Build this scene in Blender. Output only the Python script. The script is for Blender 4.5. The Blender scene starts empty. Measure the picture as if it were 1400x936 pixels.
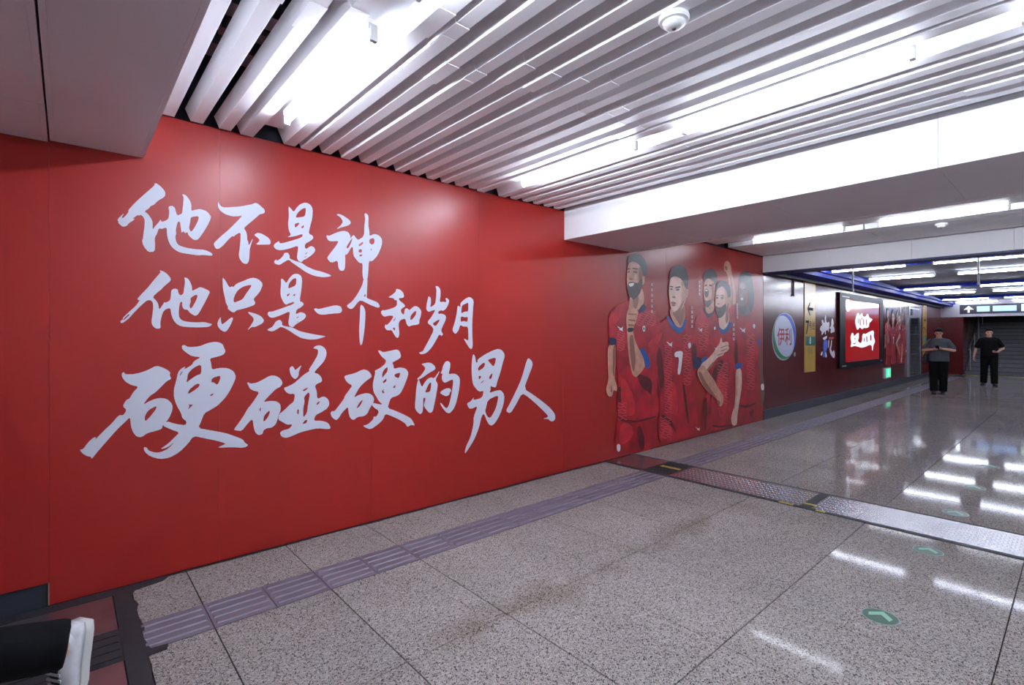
import bpy, bmesh, math, random
from mathutils import Vector, Matrix
from mathutils.geometry import tessellate_polygon
random.seed(7)
S = bpy.context.scene
COL = S.collection

# ---------------------------------------------------------------- camera, world, exposure
CAM_H = 1.5
YAW = math.radians(41.4)                 # view direction, measured from the wall normal (+Y) towards +X
FPX = 690.0                              # focal length for a 1400 px wide frame
cd = bpy.data.cameras.new('camera'); cam = bpy.data.objects.new('camera', cd); COL.objects.link(cam)
cam.location = (0, 0, CAM_H); cam.rotation_euler = (math.pi / 2, 0, -YAW)
cd.sensor_width = 36; cd.lens = 36 * FPX / 1400; cd.shift_y = -9 / 1400; cd.clip_start = 0.05
S.camera = cam
w = bpy.data.worlds.new('world'); S.world = w; w.use_nodes = True
w.node_tree.nodes['Background'].inputs[0].default_value = (0.02, 0.02, 0.025, 1)
w.node_tree.nodes['Background'].inputs[1].default_value = 0.3
S.view_settings.view_transform = 'Standard'; S.view_settings.look = 'None'
S.view_settings.gamma = 1; S.view_settings.use_curve_mapping = False
S.view_settings.exposure = 0.95
TUBE_POWER = 70.0                        # radiance of the fluorescent tubes
FAR_POWER = 34.0                         # radiance of the dimmer tubes in the second and far bays

# ---------------------------------------------------------------- helpers
def lin(c):
    r = []
    for v in c[:3]:
        v = v / 255.0
        r.append(v / 12.92 if v <= 0.04045 else ((v + 0.055) / 1.055) ** 2.4)
    return (r[0], r[1], r[2], 1)

MATS = {}
def mat(name, col, rough=0.5, metal=0.0, spec=0.5, emit=None, power=0, noise=None, bump=None, coat=0):
    """procedural Principled material; noise=(scale, amount) varies the colour, bump=(scale, strength)"""
    if name in MATS: return MATS[name]
    m = bpy.data.materials.new(name); m.use_nodes = True
    nt = m.node_tree; p = nt.nodes['Principled BSDF']
    p.inputs['Base Color'].default_value = lin(col)
    p.inputs['Roughness'].default_value = rough; p.inputs['Metallic'].default_value = metal
    p.inputs['Specular IOR Level'].default_value = spec
    if coat: p.inputs['Coat Weight'].default_value = coat; p.inputs['Coat Roughness'].default_value = 0.06
    if emit: p.inputs['Emission Color'].default_value = lin(emit); p.inputs['Emission Strength'].default_value = power
    if noise or bump:
        g = nt.nodes.new('ShaderNodeNewGeometry')
        def nz(sc, det=5):
            n = nt.nodes.new('ShaderNodeTexNoise'); n.inputs['Scale'].default_value = sc; n.inputs['Detail'].default_value = det
            nt.links.new(g.outputs['Position'], n.inputs['Vector']); return n
        if noise:
            n = nz(noise[0]); r = nt.nodes.new('ShaderNodeMapRange')
            r.inputs['From Min'].default_value = 0.3; r.inputs['From Max'].default_value = 0.7
            r.inputs['To Min'].default_value = 1 - noise[1]; r.inputs['To Max'].default_value = 1 + noise[1]
            nt.links.new(n.outputs['Fac'], r.inputs['Value'])
            mx = nt.nodes.new('ShaderNodeMix'); mx.data_type = 'RGBA'; mx.blend_type = 'MULTIPLY'; mx.inputs[0].default_value = 1
            mx.inputs[6].default_value = lin(col); nt.links.new(r.outputs[0], mx.inputs[7])
            nt.links.new(mx.outputs[2], p.inputs['Base Color'])
        if bump:
            n = nz(bump[0], 3); b = nt.nodes.new('ShaderNodeBump'); b.inputs['Strength'].default_value = bump[1]; b.inputs['Distance'].default_value = 0.01
            nt.links.new(n.outputs['Fac'], b.inputs['Height']); nt.links.new(b.outputs[0], p.inputs['Normal'])
    MATS[name] = m; return m

def granite(name, base, dark, light, rough):
    m = bpy.data.materials.new(name); m.use_nodes = True; nt = m.node_tree; N = nt.nodes; L = nt.links
    p = N['Principled BSDF']; g = N.new('ShaderNodeNewGeometry')
    def tex(kind, sc, **kw):
        n = N.new(kind); n.inputs['Scale'].default_value = sc; L.new(g.outputs['Position'], n.inputs['Vector'])
        for k, v in kw.items(): n.inputs[k].default_value = v
        return n
    n1 = tex('ShaderNodeTexVoronoi', 190)
    sp = N.new('ShaderNodeSeparateColor'); L.new(n1.outputs['Color'], sp.inputs[0])
    r1 = N.new('ShaderNodeValToRGB'); L.new(sp.outputs[0], r1.inputs[0]); e = r1.color_ramp.elements
    e[0].position = 0.12; e[0].color = lin(dark); e[1].position = 0.24; e[1].color = lin(base)
    e2 = r1.color_ramp.elements.new(0.72); e2.color = lin(base); e3 = r1.color_ramp.elements.new(0.9); e3.color = lin(light)
    n2 = tex('ShaderNodeTexNoise', 1.1, Detail=6.0)                  # broad wear and dirt
    r2 = N.new('ShaderNodeMapRange'); L.new(n2.outputs['Fac'], r2.inputs['Value'])
    r2.inputs['From Min'].default_value = .35; r2.inputs['From Max'].default_value = .7; r2.inputs['To Min'].default_value = 1.04; r2.inputs['To Max'].default_value = .86
    oi = N.new('ShaderNodeObjectInfo'); r3 = N.new('ShaderNodeMapRange'); L.new(oi.outputs['Random'], r3.inputs['Value'])
    r3.inputs['To Min'].default_value = .95; r3.inputs['To Max'].default_value = 1.05
    mu = N.new('ShaderNodeMath'); mu.operation = 'MULTIPLY'; L.new(r2.outputs[0], mu.inputs[0]); L.new(r3.outputs[0], mu.inputs[1])
    mx = N.new('ShaderNodeMix'); mx.data_type = 'RGBA'; mx.blend_type = 'MULTIPLY'; mx.inputs[0].default_value = 1
    L.new(r1.outputs[0], mx.inputs[6]); L.new(mu.outputs[0], mx.inputs[7])
    # rust-brown seepage stain that follows the joint at y = 2.06
    sx = N.new('ShaderNodeSeparateXYZ'); L.new(g.outputs['Position'], sx.inputs[0])
    def m_(op, a, b=None):
        q = N.new('ShaderNodeMath'); q.operation = op
        for i, v in enumerate((a, b)):
            if v is None: continue
            if isinstance(v, (int, float)): q.inputs[i].default_value = v
            else: L.new(v, q.inputs[i])
        return q.outputs[0]
    n4 = tex('ShaderNodeTexNoise', 2.6, Detail=4.0)
    dy = m_('ABSOLUTE', m_('SUBTRACT', sx.outputs['Y'], 2.06)); wd = m_('MULTIPLY', m_('SUBTRACT', n4.outputs['Fac'], .36), .9)
    band = m_('DIVIDE', m_('SUBTRACT', wd, dy), .34)
    xin = m_('MULTIPLY', m_('GREATER_THAN', sx.outputs['X'], 1.3), m_('LESS_THAN', sx.outputs['X'], 4.8))
    cl = N.new('ShaderNodeClamp'); L.new(m_('MULTIPLY', band, xin), cl.inputs[0])
    mx2 = N.new('ShaderNodeMix'); mx2.data_type = 'RGBA'; mx2.blend_type = 'MULTIPLY'; L.new(m_('MULTIPLY', cl.outputs[0], .6), mx2.inputs[0])
    L.new(mx.outputs[2], mx2.inputs[6]); mx2.inputs[7].default_value = lin((176, 150, 122)); L.new(mx2.outputs[2], p.inputs['Base Color'])
    rr = N.new('ShaderNodeMapRange'); L.new(n2.outputs['Fac'], rr.inputs['Value'])
    rr.inputs['To Min'].default_value = rough - .015; rr.inputs['To Max'].default_value = rough + .03
    L.new(rr.outputs[0], p.inputs['Roughness']); p.inputs['Specular IOR Level'].default_value = 0.03
    MATS[name] = m; return m

class MB:
    """collects boxes, tubes, lofts and polygons into ONE mesh object"""
    def __init__(s): s.v = []; s.f = []
    def add(s, vs, fs):
        o = len(s.v); s.v += [tuple(v) for v in vs]; s.f += [tuple(i + o for i in f) for f in fs]; return s
    def box(s, x0, x1, y0, y1, z0, z1):
        vs = [(x, y, z) for x in (x0, x1) for y in (y0, y1) for z in (z0, z1)]
        return s.add(vs, [(0, 1, 3, 2), (4, 6, 7, 5), (0, 4, 5, 1), (2, 3, 7, 6), (0, 2, 6, 4), (1, 5, 7, 3)])
    def rings(s, rings, caps=True):
        n = len(rings[0]); vs = [v for r in rings for v in r]; fs = []
        for k in range(len(rings) - 1):
            for i in range(n):
                j = (i + 1) % n; fs.append((k * n + i, k * n + j, (k + 1) * n + j, (k + 1) * n + i))
        if caps: fs += [tuple(range(n))[::-1], tuple(range((len(rings) - 1) * n, len(rings) * n))]
        return s.add(vs, fs)
    def tube(s, p0, p1, r0, r1=None, n=12, dome=0):
        p0 = Vector(p0); p1 = Vector(p1); r1 = r0 if r1 is None else r1
        d = (p1 - p0); L = d.length or 1e-6; d = d / L
        a = d.orthogonal().normalized(); b = d.cross(a)
        prof = [(0, r0), (L, r1)]
        if dome:
            prof = [(-r0 * math.cos(t), r0 * math.sin(t)) for t in [math.pi / 2 * (k + .25) / dome for k in range(dome)]] + prof
            prof += [(L + r1 * math.cos(t), r1 * math.sin(t)) for t in [math.pi / 2 * (k + .25) / dome for k in range(dome)][::-1]]
        rg = [[p0 + d * h + (a * math.cos(2 * math.pi * i / n) + b * math.sin(2 * math.pi * i / n)) * r for i in range(n)] for h, r in prof]
        return s.rings(rg)
    def ell(s, c, r, rot=None, n=14, m=9):
        c = Vector(c); R = rot or Matrix.Identity(3)
        rg = [[c + R @ Vector((r[0] * math.sin(t) * math.cos(2 * math.pi * i / n), r[1] * math.sin(t) * math.sin(2 * math.pi * i / n), r[2] * math.cos(t))) for i in range(n)]
              for t in [math.pi * (k + .3) / (m - .4) for k in range(m)]]
        return s.rings(rg)
    def lathe(s, c, prof, n=24):
        return s.rings([[(c[0] + r * math.cos(2 * math.pi * i / n), c[1] + r * math.sin(2 * math.pi * i / n), c[2] + z) for i in range(n)] for r, z in prof])
    def poly(s, loops, to3):
        """flat polygon with holes; loops are 2-D, to3 maps (a, b) to 3-D"""
        l3 = [[Vector((p[0], p[1], 0)) for p in lp] for lp in loops]
        flat = [to3(p[0], p[1]) for lp in loops for p in lp]
        return s.add(flat, [tuple(t) for t in tessellate_polygon(l3)])
    def prism(s, pts, to3, d):
        """thick plate: outline pts mapped by to3(a, b, k*d)"""
        n = len(pts); vs = [to3(a, b, 0) for a, b in pts] + [to3(a, b, d) for a, b in pts]
        fs = [tuple(range(n))[::-1], tuple(range(n, 2 * n))] + [(i, (i + 1) % n, n + (i + 1) % n, n + i) for i in range(n)]
        return s.add(vs, fs)
    def mesh(s, name, m, smooth=False):
        me = bpy.data.meshes.new(name); me.from_pydata(s.v, [], s.f); me.validate()
        bm = bmesh.new(); bm.from_mesh(me); bmesh.ops.recalc_face_normals(bm, faces=bm.faces); bm.to_mesh(me); bm.free()
        if m: me.materials.append(m)
        if smooth:
            for p in me.polygons: p.use_smooth = True
        return me
    def build(s, name, m, parent=None, smooth=False):
        return link(name, s.mesh(name, m, smooth), parent)

def link(name, data, parent=None):
    o = bpy.data.objects.new(name, data); COL.objects.link(o)
    if parent: setp(o, parent)
    return o
def setp(o, parent):
    o.parent = parent
    if parent.type == 'EMPTY': o.matrix_parent_inverse = Matrix.LocRotScale(parent.location, parent.rotation_euler, parent.scale).inverted()
def thing(name, label, cat, loc=(0, 0, 0), group=None):
    o = bpy.data.objects.new(name, None); COL.objects.link(o); o.location = loc; o.empty_display_size = .1
    return tag(o, label, cat, group)
def tag(o, label, cat, group=None):
    o['label'] = label; o['category'] = cat
    if group: o['group'] = group
    return o
def struct(o): o['kind'] = 'structure'; return o
def stuff(o): o['kind'] = 'stuff'; return o

# measured photograph point -> metres on a real plane (wall: y = Y; others for one-off placement)
FW = (math.sin(YAW), math.cos(YAW)); RT = (math.cos(YAW), -math.sin(YAW))
def ray(x, y):
    u = (x - 700) / FPX; return (FW[0] + u * RT[0], FW[1] + u * RT[1], (459 - y) / FPX)
WALL_Y = 3.80
def on_wall(x, y, Y=WALL_Y):
    r = ray(x, y); t = Y / r[1]; return (t * r[0], CAM_H + t * r[2])

# ---------------------------------------------------------------- materials
M_slat = mat('white painted metal slat', (246, 246, 248), .42, noise=(3, .03))
M_white = mat('white painted metal panel', (244, 244, 246), .45, noise=(1.5, .03))
M_grey = mat('grey painted metal panel', (232, 230, 234), .45, noise=(1.2, .05))
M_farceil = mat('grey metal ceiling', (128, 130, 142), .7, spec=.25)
M_dark = mat('dark slate paint', (46, 50, 60), .6)
M_black = mat('dark void', (34, 34, 38), .8)
M_red = mat('red printed panel', (160, 31, 23), .36, spec=.5, noise=(.9, .05), bump=(14, .02))
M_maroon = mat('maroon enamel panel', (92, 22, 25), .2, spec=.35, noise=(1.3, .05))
M_base = mat('dark grey skirting', (62, 66, 76), .45)
M_print = mat('white print', (220, 223, 234), .4)
M_blue = mat('blue painted metal', (26, 48, 165), .6, spec=.25)
M_steel = mat('brushed stainless steel', (178, 174, 178), .26, metal=1, bump=(60, .06))
M_tread = mat('worn steel tread', (190, 188, 194), .22, metal=1)
M_rub = mat('black rubber strip', (38, 40, 44), .6, noise=(25, .2))
M_tape = mat('yellow tape remnant', (170, 150, 60), .6)
M_tact = mat('purple grey tactile tile', (112, 104, 116), .42, noise=(9, .08))
M_grout = mat('dark joint', (44, 40, 38), .8)
M_granite = granite('speckled granite', (150, 142, 137), (72, 66, 63), (180, 173, 168), .055)
M_tube = mat('lit tube', (255, 255, 255), .3, emit=(226, 236, 255), power=TUBE_POWER)
M_tubefar = mat('lit tube far', (255, 255, 255), .3, emit=(232, 240, 255), power=FAR_POWER)
M_plast = mat('white plastic', (236, 236, 234), .4)
M_galv = mat('galvanised metal', (168, 176, 186), .35, metal=1, noise=(8, .15))
M_stair = mat('grey stair stone', (104, 104, 112), .35, noise=(12, .08))
M_yellow = mat('yellow tactile strip', (176, 160, 84), .6)

# ================================================================ SETTING
X0, X1, YR = -4.0, 26.2, -1.95           # back end, stair end, right wall
# ---- floor
floor = struct(MB().box(X0, X1 + 8, YR, 3.84, -.12, -.012).build('floor', M_grout))
rows = [(3.80, 3.262), (2.952, 2.06), (2.06, 1.165), (1.165, .265), (.265, -.635)]
cols = [(.285, .57)]
x = .57
while x < X1:
    if not (4.7 < x < 4.9): cols.append((x, min(x + .605, X1)))
    x += .605
x = -.45
while x > X0: cols.append((max(x - .605, X0), x)); x -= .605
cache = {}
for (xa, xb) in cols:
    for (ya, yb) in rows:
        key = (round(xb - xa, 3), round(ya - yb, 3))
        if key not in cache:
            a, b = key[0] / 2 - .0024, key[1] / 2 - .0024; c = .0015
            mb = MB().rings([[(-a, -b, -.012), (a, -b, -.012), (a, b, -.012), (-a, b, -.012)],
                             [(-a, -b, -c), (a, -b, -c), (a, b, -c), (-a, b, -c)],
                             [(-a + c, -b + c, 0), (a - c, -b + c, 0), (a - c, b - c, 0), (-a + c, b - c, 0)]])
            cache[key] = mb.mesh('floor_tile', M_granite)
        o = link('floor_tile', cache[key], floor); o.location = ((xa + xb) / 2, (ya + yb) / 2, random.uniform(-.0004, .0004))
mb = MB()
for (xa, xb) in cols:
    for (ya, yb) in ((-.635, -1.535), (-1.535, YR)): mb.box(xa + .002, xb - .002, yb + .002, ya - .002, -.012, 0)
stuff(mb.build('floor_tile', M_granite, floor))
# tactile guide strip: ridged tiles
def tactile_mesh(m, L=.3):
    mb = MB(); h = .153; a = L / 2 - .002
    mb.box(-a, a, -h, h, -.012, .001)
    for k in range(4):
        y = -.105 + .07 * k
        mb.rings([[(-a + .012, y - .017, .001), (a - .012, y - .017, .001), (a - .012, y + .017, .001), (-a + .012, y + .017, .001)],
                  [(-a + .018, y - .011, .006), (a - .018, y - .011, .006), (a - .018, y + .011, .006), (-a + .018, y + .011, .006)]])
    return mb.mesh('tactile_tile', m)
tm = tactile_mesh(M_tact, .3025)
x = .57 - .15125
while x < 24.5:
    if not (4.75 < x < 5.45):
        o = link('tactile_tile', tm, floor); o.location = (x, 3.107, 0)
    x += .3025
# black sealant smears along the wall joint
mb = MB(); xx = .27
while xx < 4.8:
    l = random.uniform(.1, .3); mb.box(xx, xx + l, 3.80 - random.uniform(.012, .03), 3.80, -.002, .0025); xx += l
mb.build('sealant', M_rub, floor)

# ---- walls
wall = struct(MB().box(X0, X1 + 8, 3.84, 4.0, -.12, 3.4).build('wall_left', M_dark))
struct(MB().box(X0, X1 + 8, YR - .15, YR, -.12, 3.4).build('wall_right', mat('pale wall panel', (242, 241, 241), .4)))  # out of view; set close and near white to bounce light onto the ceiling
struct(MB().box(X0 - .15, X0, YR, 4.0, -.12, 3.4).build('wall_back', mat('dim wall', (150, 146, 146), .5)))
x = 9.345; k = 0
while x < X1 - .05:
    xb = min(x + 1.21, X1 - .02)
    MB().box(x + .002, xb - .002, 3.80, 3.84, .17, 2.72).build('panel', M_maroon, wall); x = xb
struct(MB().box(9.34, X1, 3.785, 3.84, -.01, .17).build('baseboard_left', M_base))
struct(MB().box(X0, -.06, 3.82, 3.84, -.01, .13).build('baseboard_near', mat('near skirting', (44, 50, 60), .5)))

# ---- ceiling: dark plenum slab with white slats hung under it
ceil = struct(MB().box(X0, X1 + 8, YR, 4.0, 3.4, 3.55).build('ceiling', M_black))
YS = 3.765
def slat_run(x, wd, z, h, m, breaks, gapchance=.0):
    ends = [YS] + [b + random.uniform(-.22, .22) for b in breaks] + [YR + .02]
    for i in range(len(ends) - 1):
        dz = random.uniform(-.004, .004); dx = random.uniform(-.003, .003)
        g = .012 if (i and random.random() < gapchance) else .0015
        mb = MB(); a, b = x + dx, x + wd + dx; c = .0015; le = h * .42  # le leans one side to catch floor light; the real slats are rectangular
        ya, yb = ends[i] - (g if i else 0), ends[i + 1]
        mb.rings([[(a - le, y, z + h + dz), (a, y, z + c + dz), (a + c, y, z + dz), (b - c, y, z + dz), (b, y, z + c + dz), (b, y, z + h + dz)] for y in (ya, yb)])
        mb.build('slat', m, ceil)
        if i:                                                          # joint sleeve
            s = .11; q = .0025
            MB().rings([[(a - q - le * .8, y, z + h * .8 + dz), (a - q, y, z - q + dz), (b + q, y, z - q + dz), (b + q, y, z + h * .8 + dz)] for y in (ends[i] + s, ends[i] - s)]).build('slat_sleeve', m, ceil)
BR = [2.0, .2]
for x in [.432, .591, .747] + [1.276 + .1515 * i for i in range(11)] + [3.305, 3.459, 3.613, 3.767, 3.921]:
    slat_run(x, .070, 2.865, .07, M_slat, BR, .3)
def trough(xa, xb, zb, parent):                                        # light trough: two side rails and a pan
    slat_run(xa, .078, zb, .11, M_slat, BR); slat_run(xb, .078, zb, .11, M_slat, BR)
    y = 3.68
    while y > YR + .1:
        y2 = max(y - 1.55, YR + .02)
        MB().box(xa + .07, xb + .008, y2 + .002, y, zb + .075, zb + .09).build('trough_pan', M_white, parent); y = y2
trough(.877, 1.155, 2.86, ceil); trough(2.884, 3.146, 2.86, ceil)
x = 5.36                                                              # second bay
while x < 9.2:
    if abs(x + .035 - 7.65) > .2:
        for (ya, yb) in ((YS, 1.93 + random.uniform(-.01, .01)), (1.925, .1), (.095, YR + .02)):
            MB().box(x, x + .122, yb + .004, ya, 2.91, 2.98).build('slat', M_slat, ceil)
    x += .128
MB().box(7.5, 7.8, YR, YS, 2.965, 2.98).build('trough_pan', mat('brown trough', (112, 100, 98), .5), ceil)
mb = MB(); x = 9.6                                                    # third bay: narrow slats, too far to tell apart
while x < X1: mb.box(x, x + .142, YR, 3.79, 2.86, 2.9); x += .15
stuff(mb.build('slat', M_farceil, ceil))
mb = MB(); x = X0
while x < -1.0: mb.box(x, x + .12, YR, YS, 2.87, 2.95); x += .15
stuff(mb.build('slat', M_slat, ceil))
# services in the plenum
def service(name, label, y0, y1, z0, z1, m, cat, xa=.36, xb=4.1):
    t = thing(name, label, cat, ((xa + xb) / 2, (y0 + y1) / 2, z0))
    MB().box(xa, xb, y0, y1, z0, z1).build('tray_body', m, t)
    for k in range(6):
        xx = xa + .15 + k * (xb - xa - .3) / 5
        MB().box(xx - .015, xx + .015, y0 - .012, y1 + .012, z0 - .012, z1 + .01).build('bracket', M_galv, t)
    for k in (0, 5):
        xx = xa + .15 + k * (xb - xa - .3) / 5
        MB().tube((xx, (y0 + y1) / 2, z1), (xx, (y0 + y1) / 2, 3.4), .006, n=6).build('hanger_rod', M_galv, t)
service('cable_tray', 'silver cable tray above the slats, nearest the red wall', 3.05, 3.2, 3.05, 3.13, M_galv, 'cable tray')
service('cable_tray', 'silver cable tray above the slats, farther from the red wall', 2.62, 2.74, 3.05, 3.13, M_galv, 'cable tray')
service('air_duct', 'wide galvanised air duct above the slats, farthest from the red wall', 2.05, 2.45, 3.08, 3.3, M_galv, 'duct')
t = thing('conduit', 'pinkish steel conduit pipe running above the slats between the cable trays', 'pipe', (2.2, 2.92, 3.1))
MB().tube((.36, 2.92, 3.1), (4.1, 2.92, 3.1), .035, n=10).build('pipe', mat('pink pipe', (150, 112, 110), .5), t)
for xx in (.6, 2.2, 3.8): MB().box(xx - .015, xx + .015, 2.88, 2.96, 3.06, 3.39).build('clamp', M_galv, t)

# ---- bulkheads and beams (panelled boxes)
def beam(name, xa, xb, z0, z1, seams, mfront, mbot):
    b = struct(MB().box(xa + .02, xb - .02, YR, 3.80, z0 + .02, 3.4).build(name, M_grey))
    for ya, yb in zip(seams[:-1], seams[1:]):
        g = .0012
        MB().box(xa, xa + .02, yb + g, ya - g, z0, z1).build('panel', mfront, b)
        MB().box(xb - .02, xb, yb + g, ya - g, z0, z1).build('panel', mfront, b)
        MB().box(xa + .0205, xb - .0205, yb + g, ya - g, z0, z0 + .02).build('panel', mbot, b)
    return b
sm = [3.80, 2.74, 1.68, .61, -.45, -1.94]
b1 = beam('trim_1', -.9, -.08, 2.575, 3.0, [3.8, 3.2, 2.0, .8, -.4, -1.94], M_grey, M_grey)
b1b = beam('trim_2', -.072, .35, 2.585, 3.0, [3.8, 1.4, -1.94], M_grey, M_grey)
b2 = beam('trim_3', 4.12, 5.3, 2.56, 2.90, sm, M_white, M_grey)
MB().box(5.3, 5.33, YR, 3.79, 2.545, 2.60).build('edge_strip', M_white, b2)
b3 = beam('trim_4', 9.32, 9.6, 2.63, 2.95, sm, M_white, M_grey)
MB().box(9.315, 9.62, YR, 3.80, 2.60, 2.629).build('edge_strip', mat('dark blue strip', (34, 44, 92), .4), b3)
# blue pelmet along the wall and blue beams across the far bay
pel = struct(MB().box(9.6, X1, 3.42, 3.80, 2.66, 2.86).build('trim_5', M_blue))
MB().box(9.6, X1, 3.36, 3.42, 2.74, 2.80).build('lip', M_blue, pel)
MB().box(9.6, X1, 3.70, 3.80, 2.60, 2.66).build('shadow_gap', M_dark, pel)  # solid strip, its dark colour standing for the shade under the pelmet
for n, xx in enumerate((11.3, 17.3, 23.1)):
    bb = struct(MB().box(xx - .16, xx + .16, YR, 3.42, 2.80, 2.86).build('trim_%d' % (6 + n), M_blue))
    for s in (-1, 1): MB().box(xx + s * .16 - .015, xx + s * .16 + .015, YR, 3.42, 2.785, 2.80).build('edge_strip', M_blue, bb)
# end wall above and beside the stairs
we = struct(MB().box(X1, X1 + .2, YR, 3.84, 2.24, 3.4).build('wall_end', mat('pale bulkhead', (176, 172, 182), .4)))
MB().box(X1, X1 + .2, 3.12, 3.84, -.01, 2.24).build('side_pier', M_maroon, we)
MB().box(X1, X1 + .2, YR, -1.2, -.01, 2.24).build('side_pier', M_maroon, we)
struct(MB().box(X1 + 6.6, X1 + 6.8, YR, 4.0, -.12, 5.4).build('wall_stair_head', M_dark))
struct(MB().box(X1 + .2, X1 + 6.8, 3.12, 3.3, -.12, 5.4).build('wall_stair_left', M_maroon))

# ================================================================ LAMPS
ORD = ['nearest the red wall', 'second from the red wall', 'third from the red wall', 'fourth from the red wall']
def tube_lamp(x, y0, y1, z, label, m=M_tube, r=.014):
    t = thing('tube_lamp', label, 'lamp', (x, (y0 + y1) / 2, z), 'fluorescent tube lamps')
    MB().box(x - .022, x + .022, y0 - .01, y1 + .01, z + .034, z + .062).build('batten', M_plast, t)
    MB().tube((x, y0, z), (x, y1, z), r, n=12).build('tube', m, t, True)
    for y in (y0, y1):
        s = 1 if y == y1 else -1
        MB().box(x - .016, x + .016, y - .012 + s * .012, y + .012 + s * .012, z - .02, z + .045).build('lamp_holder', M_plast, t)
YT = [(2.10, 3.25), (.55, 1.70), (-1.0, .15)]
for xx, z, d in ((1.02, 2.825, 'in the trough above the calligraphy'), (3.0, 2.825, 'in the ceiling trough beside the white beam'),
                 (7.65, 2.89, 'in the second bay behind the white beam')):
    for i, (a, b) in enumerate(YT): tube_lamp(xx, a, b, z, 'lit tube lamp %s, %s' % (d, ORD[i]), M_tube if xx < 5 else M_tubefar)
for j, (xx, z) in enumerate(((11.3, 2.76), (13.9, 2.79), (17.3, 2.76), (20.0, 2.79), (23.1, 2.76), (25.8, 2.79))):
    nm = ['first', 'second', 'third', 'fourth', 'fifth', 'last'][j]
    for i, (a, b) in enumerate(YT): tube_lamp(xx, a + .03, b + .03, z, 'lit tube lamp in the %s row of the far bay, %s' % (nm, ORD[i]), M_tubefar)
# smoke detectors
def detector(x, y, z, label, k=1.0):
    t = thing('smoke_detector', label, 'smoke detector', (x, y, z))
    MB().lathe((x, y, z), [(.062 * k, 0), (.064 * k, -.012 * k), (.060 * k, -.022 * k), (.048 * k, -.024 * k)], 28).build('base_ring', M_plast, t, False)
    MB().lathe((x, y, z), [(.047 * k, -.022 * k), (.045 * k, -.036 * k), (.030 * k, -.048 * k), (.012 * k, -.05 * k)], 28).build('dome', M_plast, t, True)
    MB().lathe((x, y, z), [(.011 * k, -.049 * k), (.009 * k, -.054 * k)], 14).build('sensor', mat('dark sensor', (70, 66, 72), .5), t)
    MB().ell((x + .045 * k, y + .012 * k, z - .024 * k), (.004 * k, .004 * k, .003 * k)).build('indicator', mat('amber led', (210, 190, 130), .3), t)
detector(1.945, 1.16, 2.862, 'white round smoke detector on the slats above the corridor', 1.0)
detector(8.25, 1.19, 2.91, 'small white smoke detector on the ceiling behind the white beam')
# suspension rods left hanging under the first blue beam
for y, d in ((2.89, 'nearer the red wall'), (1.14, 'farther from the red wall')):
    t = thing('hanging_rod', 'thin white rod hanging below the first blue beam, %s' % d, 'rod', (11.12, y, 2.36))
    MB().tube((11.12, y, 2.36), (11.12, y, 2.79), .014, n=8).build('rod', M_plast, t)
    MB().lathe((11.12, y, 2.36), [(.022, 0), (.022, -.02), (.012, -.03)], 10).build('rod_end', M_plast, t)
# ================================================================ RED MURAL WITH CALLIGRAPHY
def chaikin(p, n=1, k=.22):
    for _ in range(n):
        q = []
        for i in range(len(p)):
            a, b = p[i], p[(i + 1) % len(p)]
            q += [(a[0] * (1 - k) + b[0] * k, a[1] * (1 - k) + b[1] * k), (a[0] * k + b[0] * (1 - k), a[1] * k + b[1] * (1 - k))]
        p = q
    return p
class Crop:
    """outline points measured in an enlarged detail of the wall (x0, y0, enlargement) -> metres on the wall"""
    def __init__(s, x0, y0, k): s.a = (x0, y0, k)
    def __call__(s, pts, n=1): return [on_wall(s.a[0] + x / s.a[2], s.a[1] + y / s.a[2]) for x, y in chaikin(pts, n)]
def flat(mb, loops, lift): return mb.poly(loops, lambda a, b: (a, WALL_Y - .0012 - lift, b))

mural = thing('red_mural', 'glossy red panel mural with large white brush calligraphy', 'mural', (.5, 3.82, 0))
for xa, xb, z0 in [(X0 + .01, -2.2, .13), (-2.2, -1.1, .13), (-1.1, -.075, .13), (-.075, .76, .006), (.76, 1.84, .006), (1.84, 2.93, .006), (2.93, 4.10, .006), (4.10, 5.12, .006)]:
    MB().box(xa + .0004, xb - .0004, 3.80, 3.838, z0, 2.875).build('panel', M_red, mural)
MB().box(-.079, -.073, 3.798, 3.838, .006, .13).build('torn_edge', mat('torn paper edge', (150, 120, 100), .8), mural)

C = Crop(155, 240, 7.8)
GLYPHS = []
def glyph(crop, *outlines):                     # each outline: (outer, hole, hole...)
    GLYPHS.append((crop, outlines))
glyph(C, ([(430,85),(445,95),(410,130),(300,225),(220,300),(155,372),(165,385),(115,445),(95,455),(90,440),(115,405),(95,415),(40,470),(55,495),(50,505),(105,550),(150,530),(160,510),(215,475),(230,455),(195,465),(265,415),(275,430),(290,415),(320,440),(335,480),(330,560),(320,620),(315,680),(305,685),(315,735),(335,770),(375,815),(440,810),(445,740),(440,660),(465,620),(480,570),(500,560),(510,570),(570,550),(570,620),(585,690),(610,745),(655,790),(710,820),(800,835),(900,850),(950,845),(1060,855),(1050,825),(975,790),(880,785),(780,770),(700,745),(670,710),(660,650),(670,620),(665,580),(680,510),(690,490),(710,490),(720,560),(725,605),(735,605),(745,590),(765,615),(790,600),(800,635),(855,685),(900,685),(945,625),(1000,540),(1045,445),(1020,405),(985,375),(925,355),(870,365),(830,375),(832,310),(815,265),(780,215),(740,195),(735,205),(750,235),(742,320),(735,390),(725,410),(680,425),(665,380),(655,340),(625,320),(585,330),(597,380),(590,450),(570,475),(515,495),(500,465),(490,490),(440,545),(418,580),(420,500),(405,460),(370,410),(330,380),(380,350),(395,325),(435,310),(470,270),(550,225),(555,175),(520,130),(480,95),(455,82)],
  [(825,440),(915,430),(900,490),(850,580),(825,600),(805,560),(820,490)]))
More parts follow.
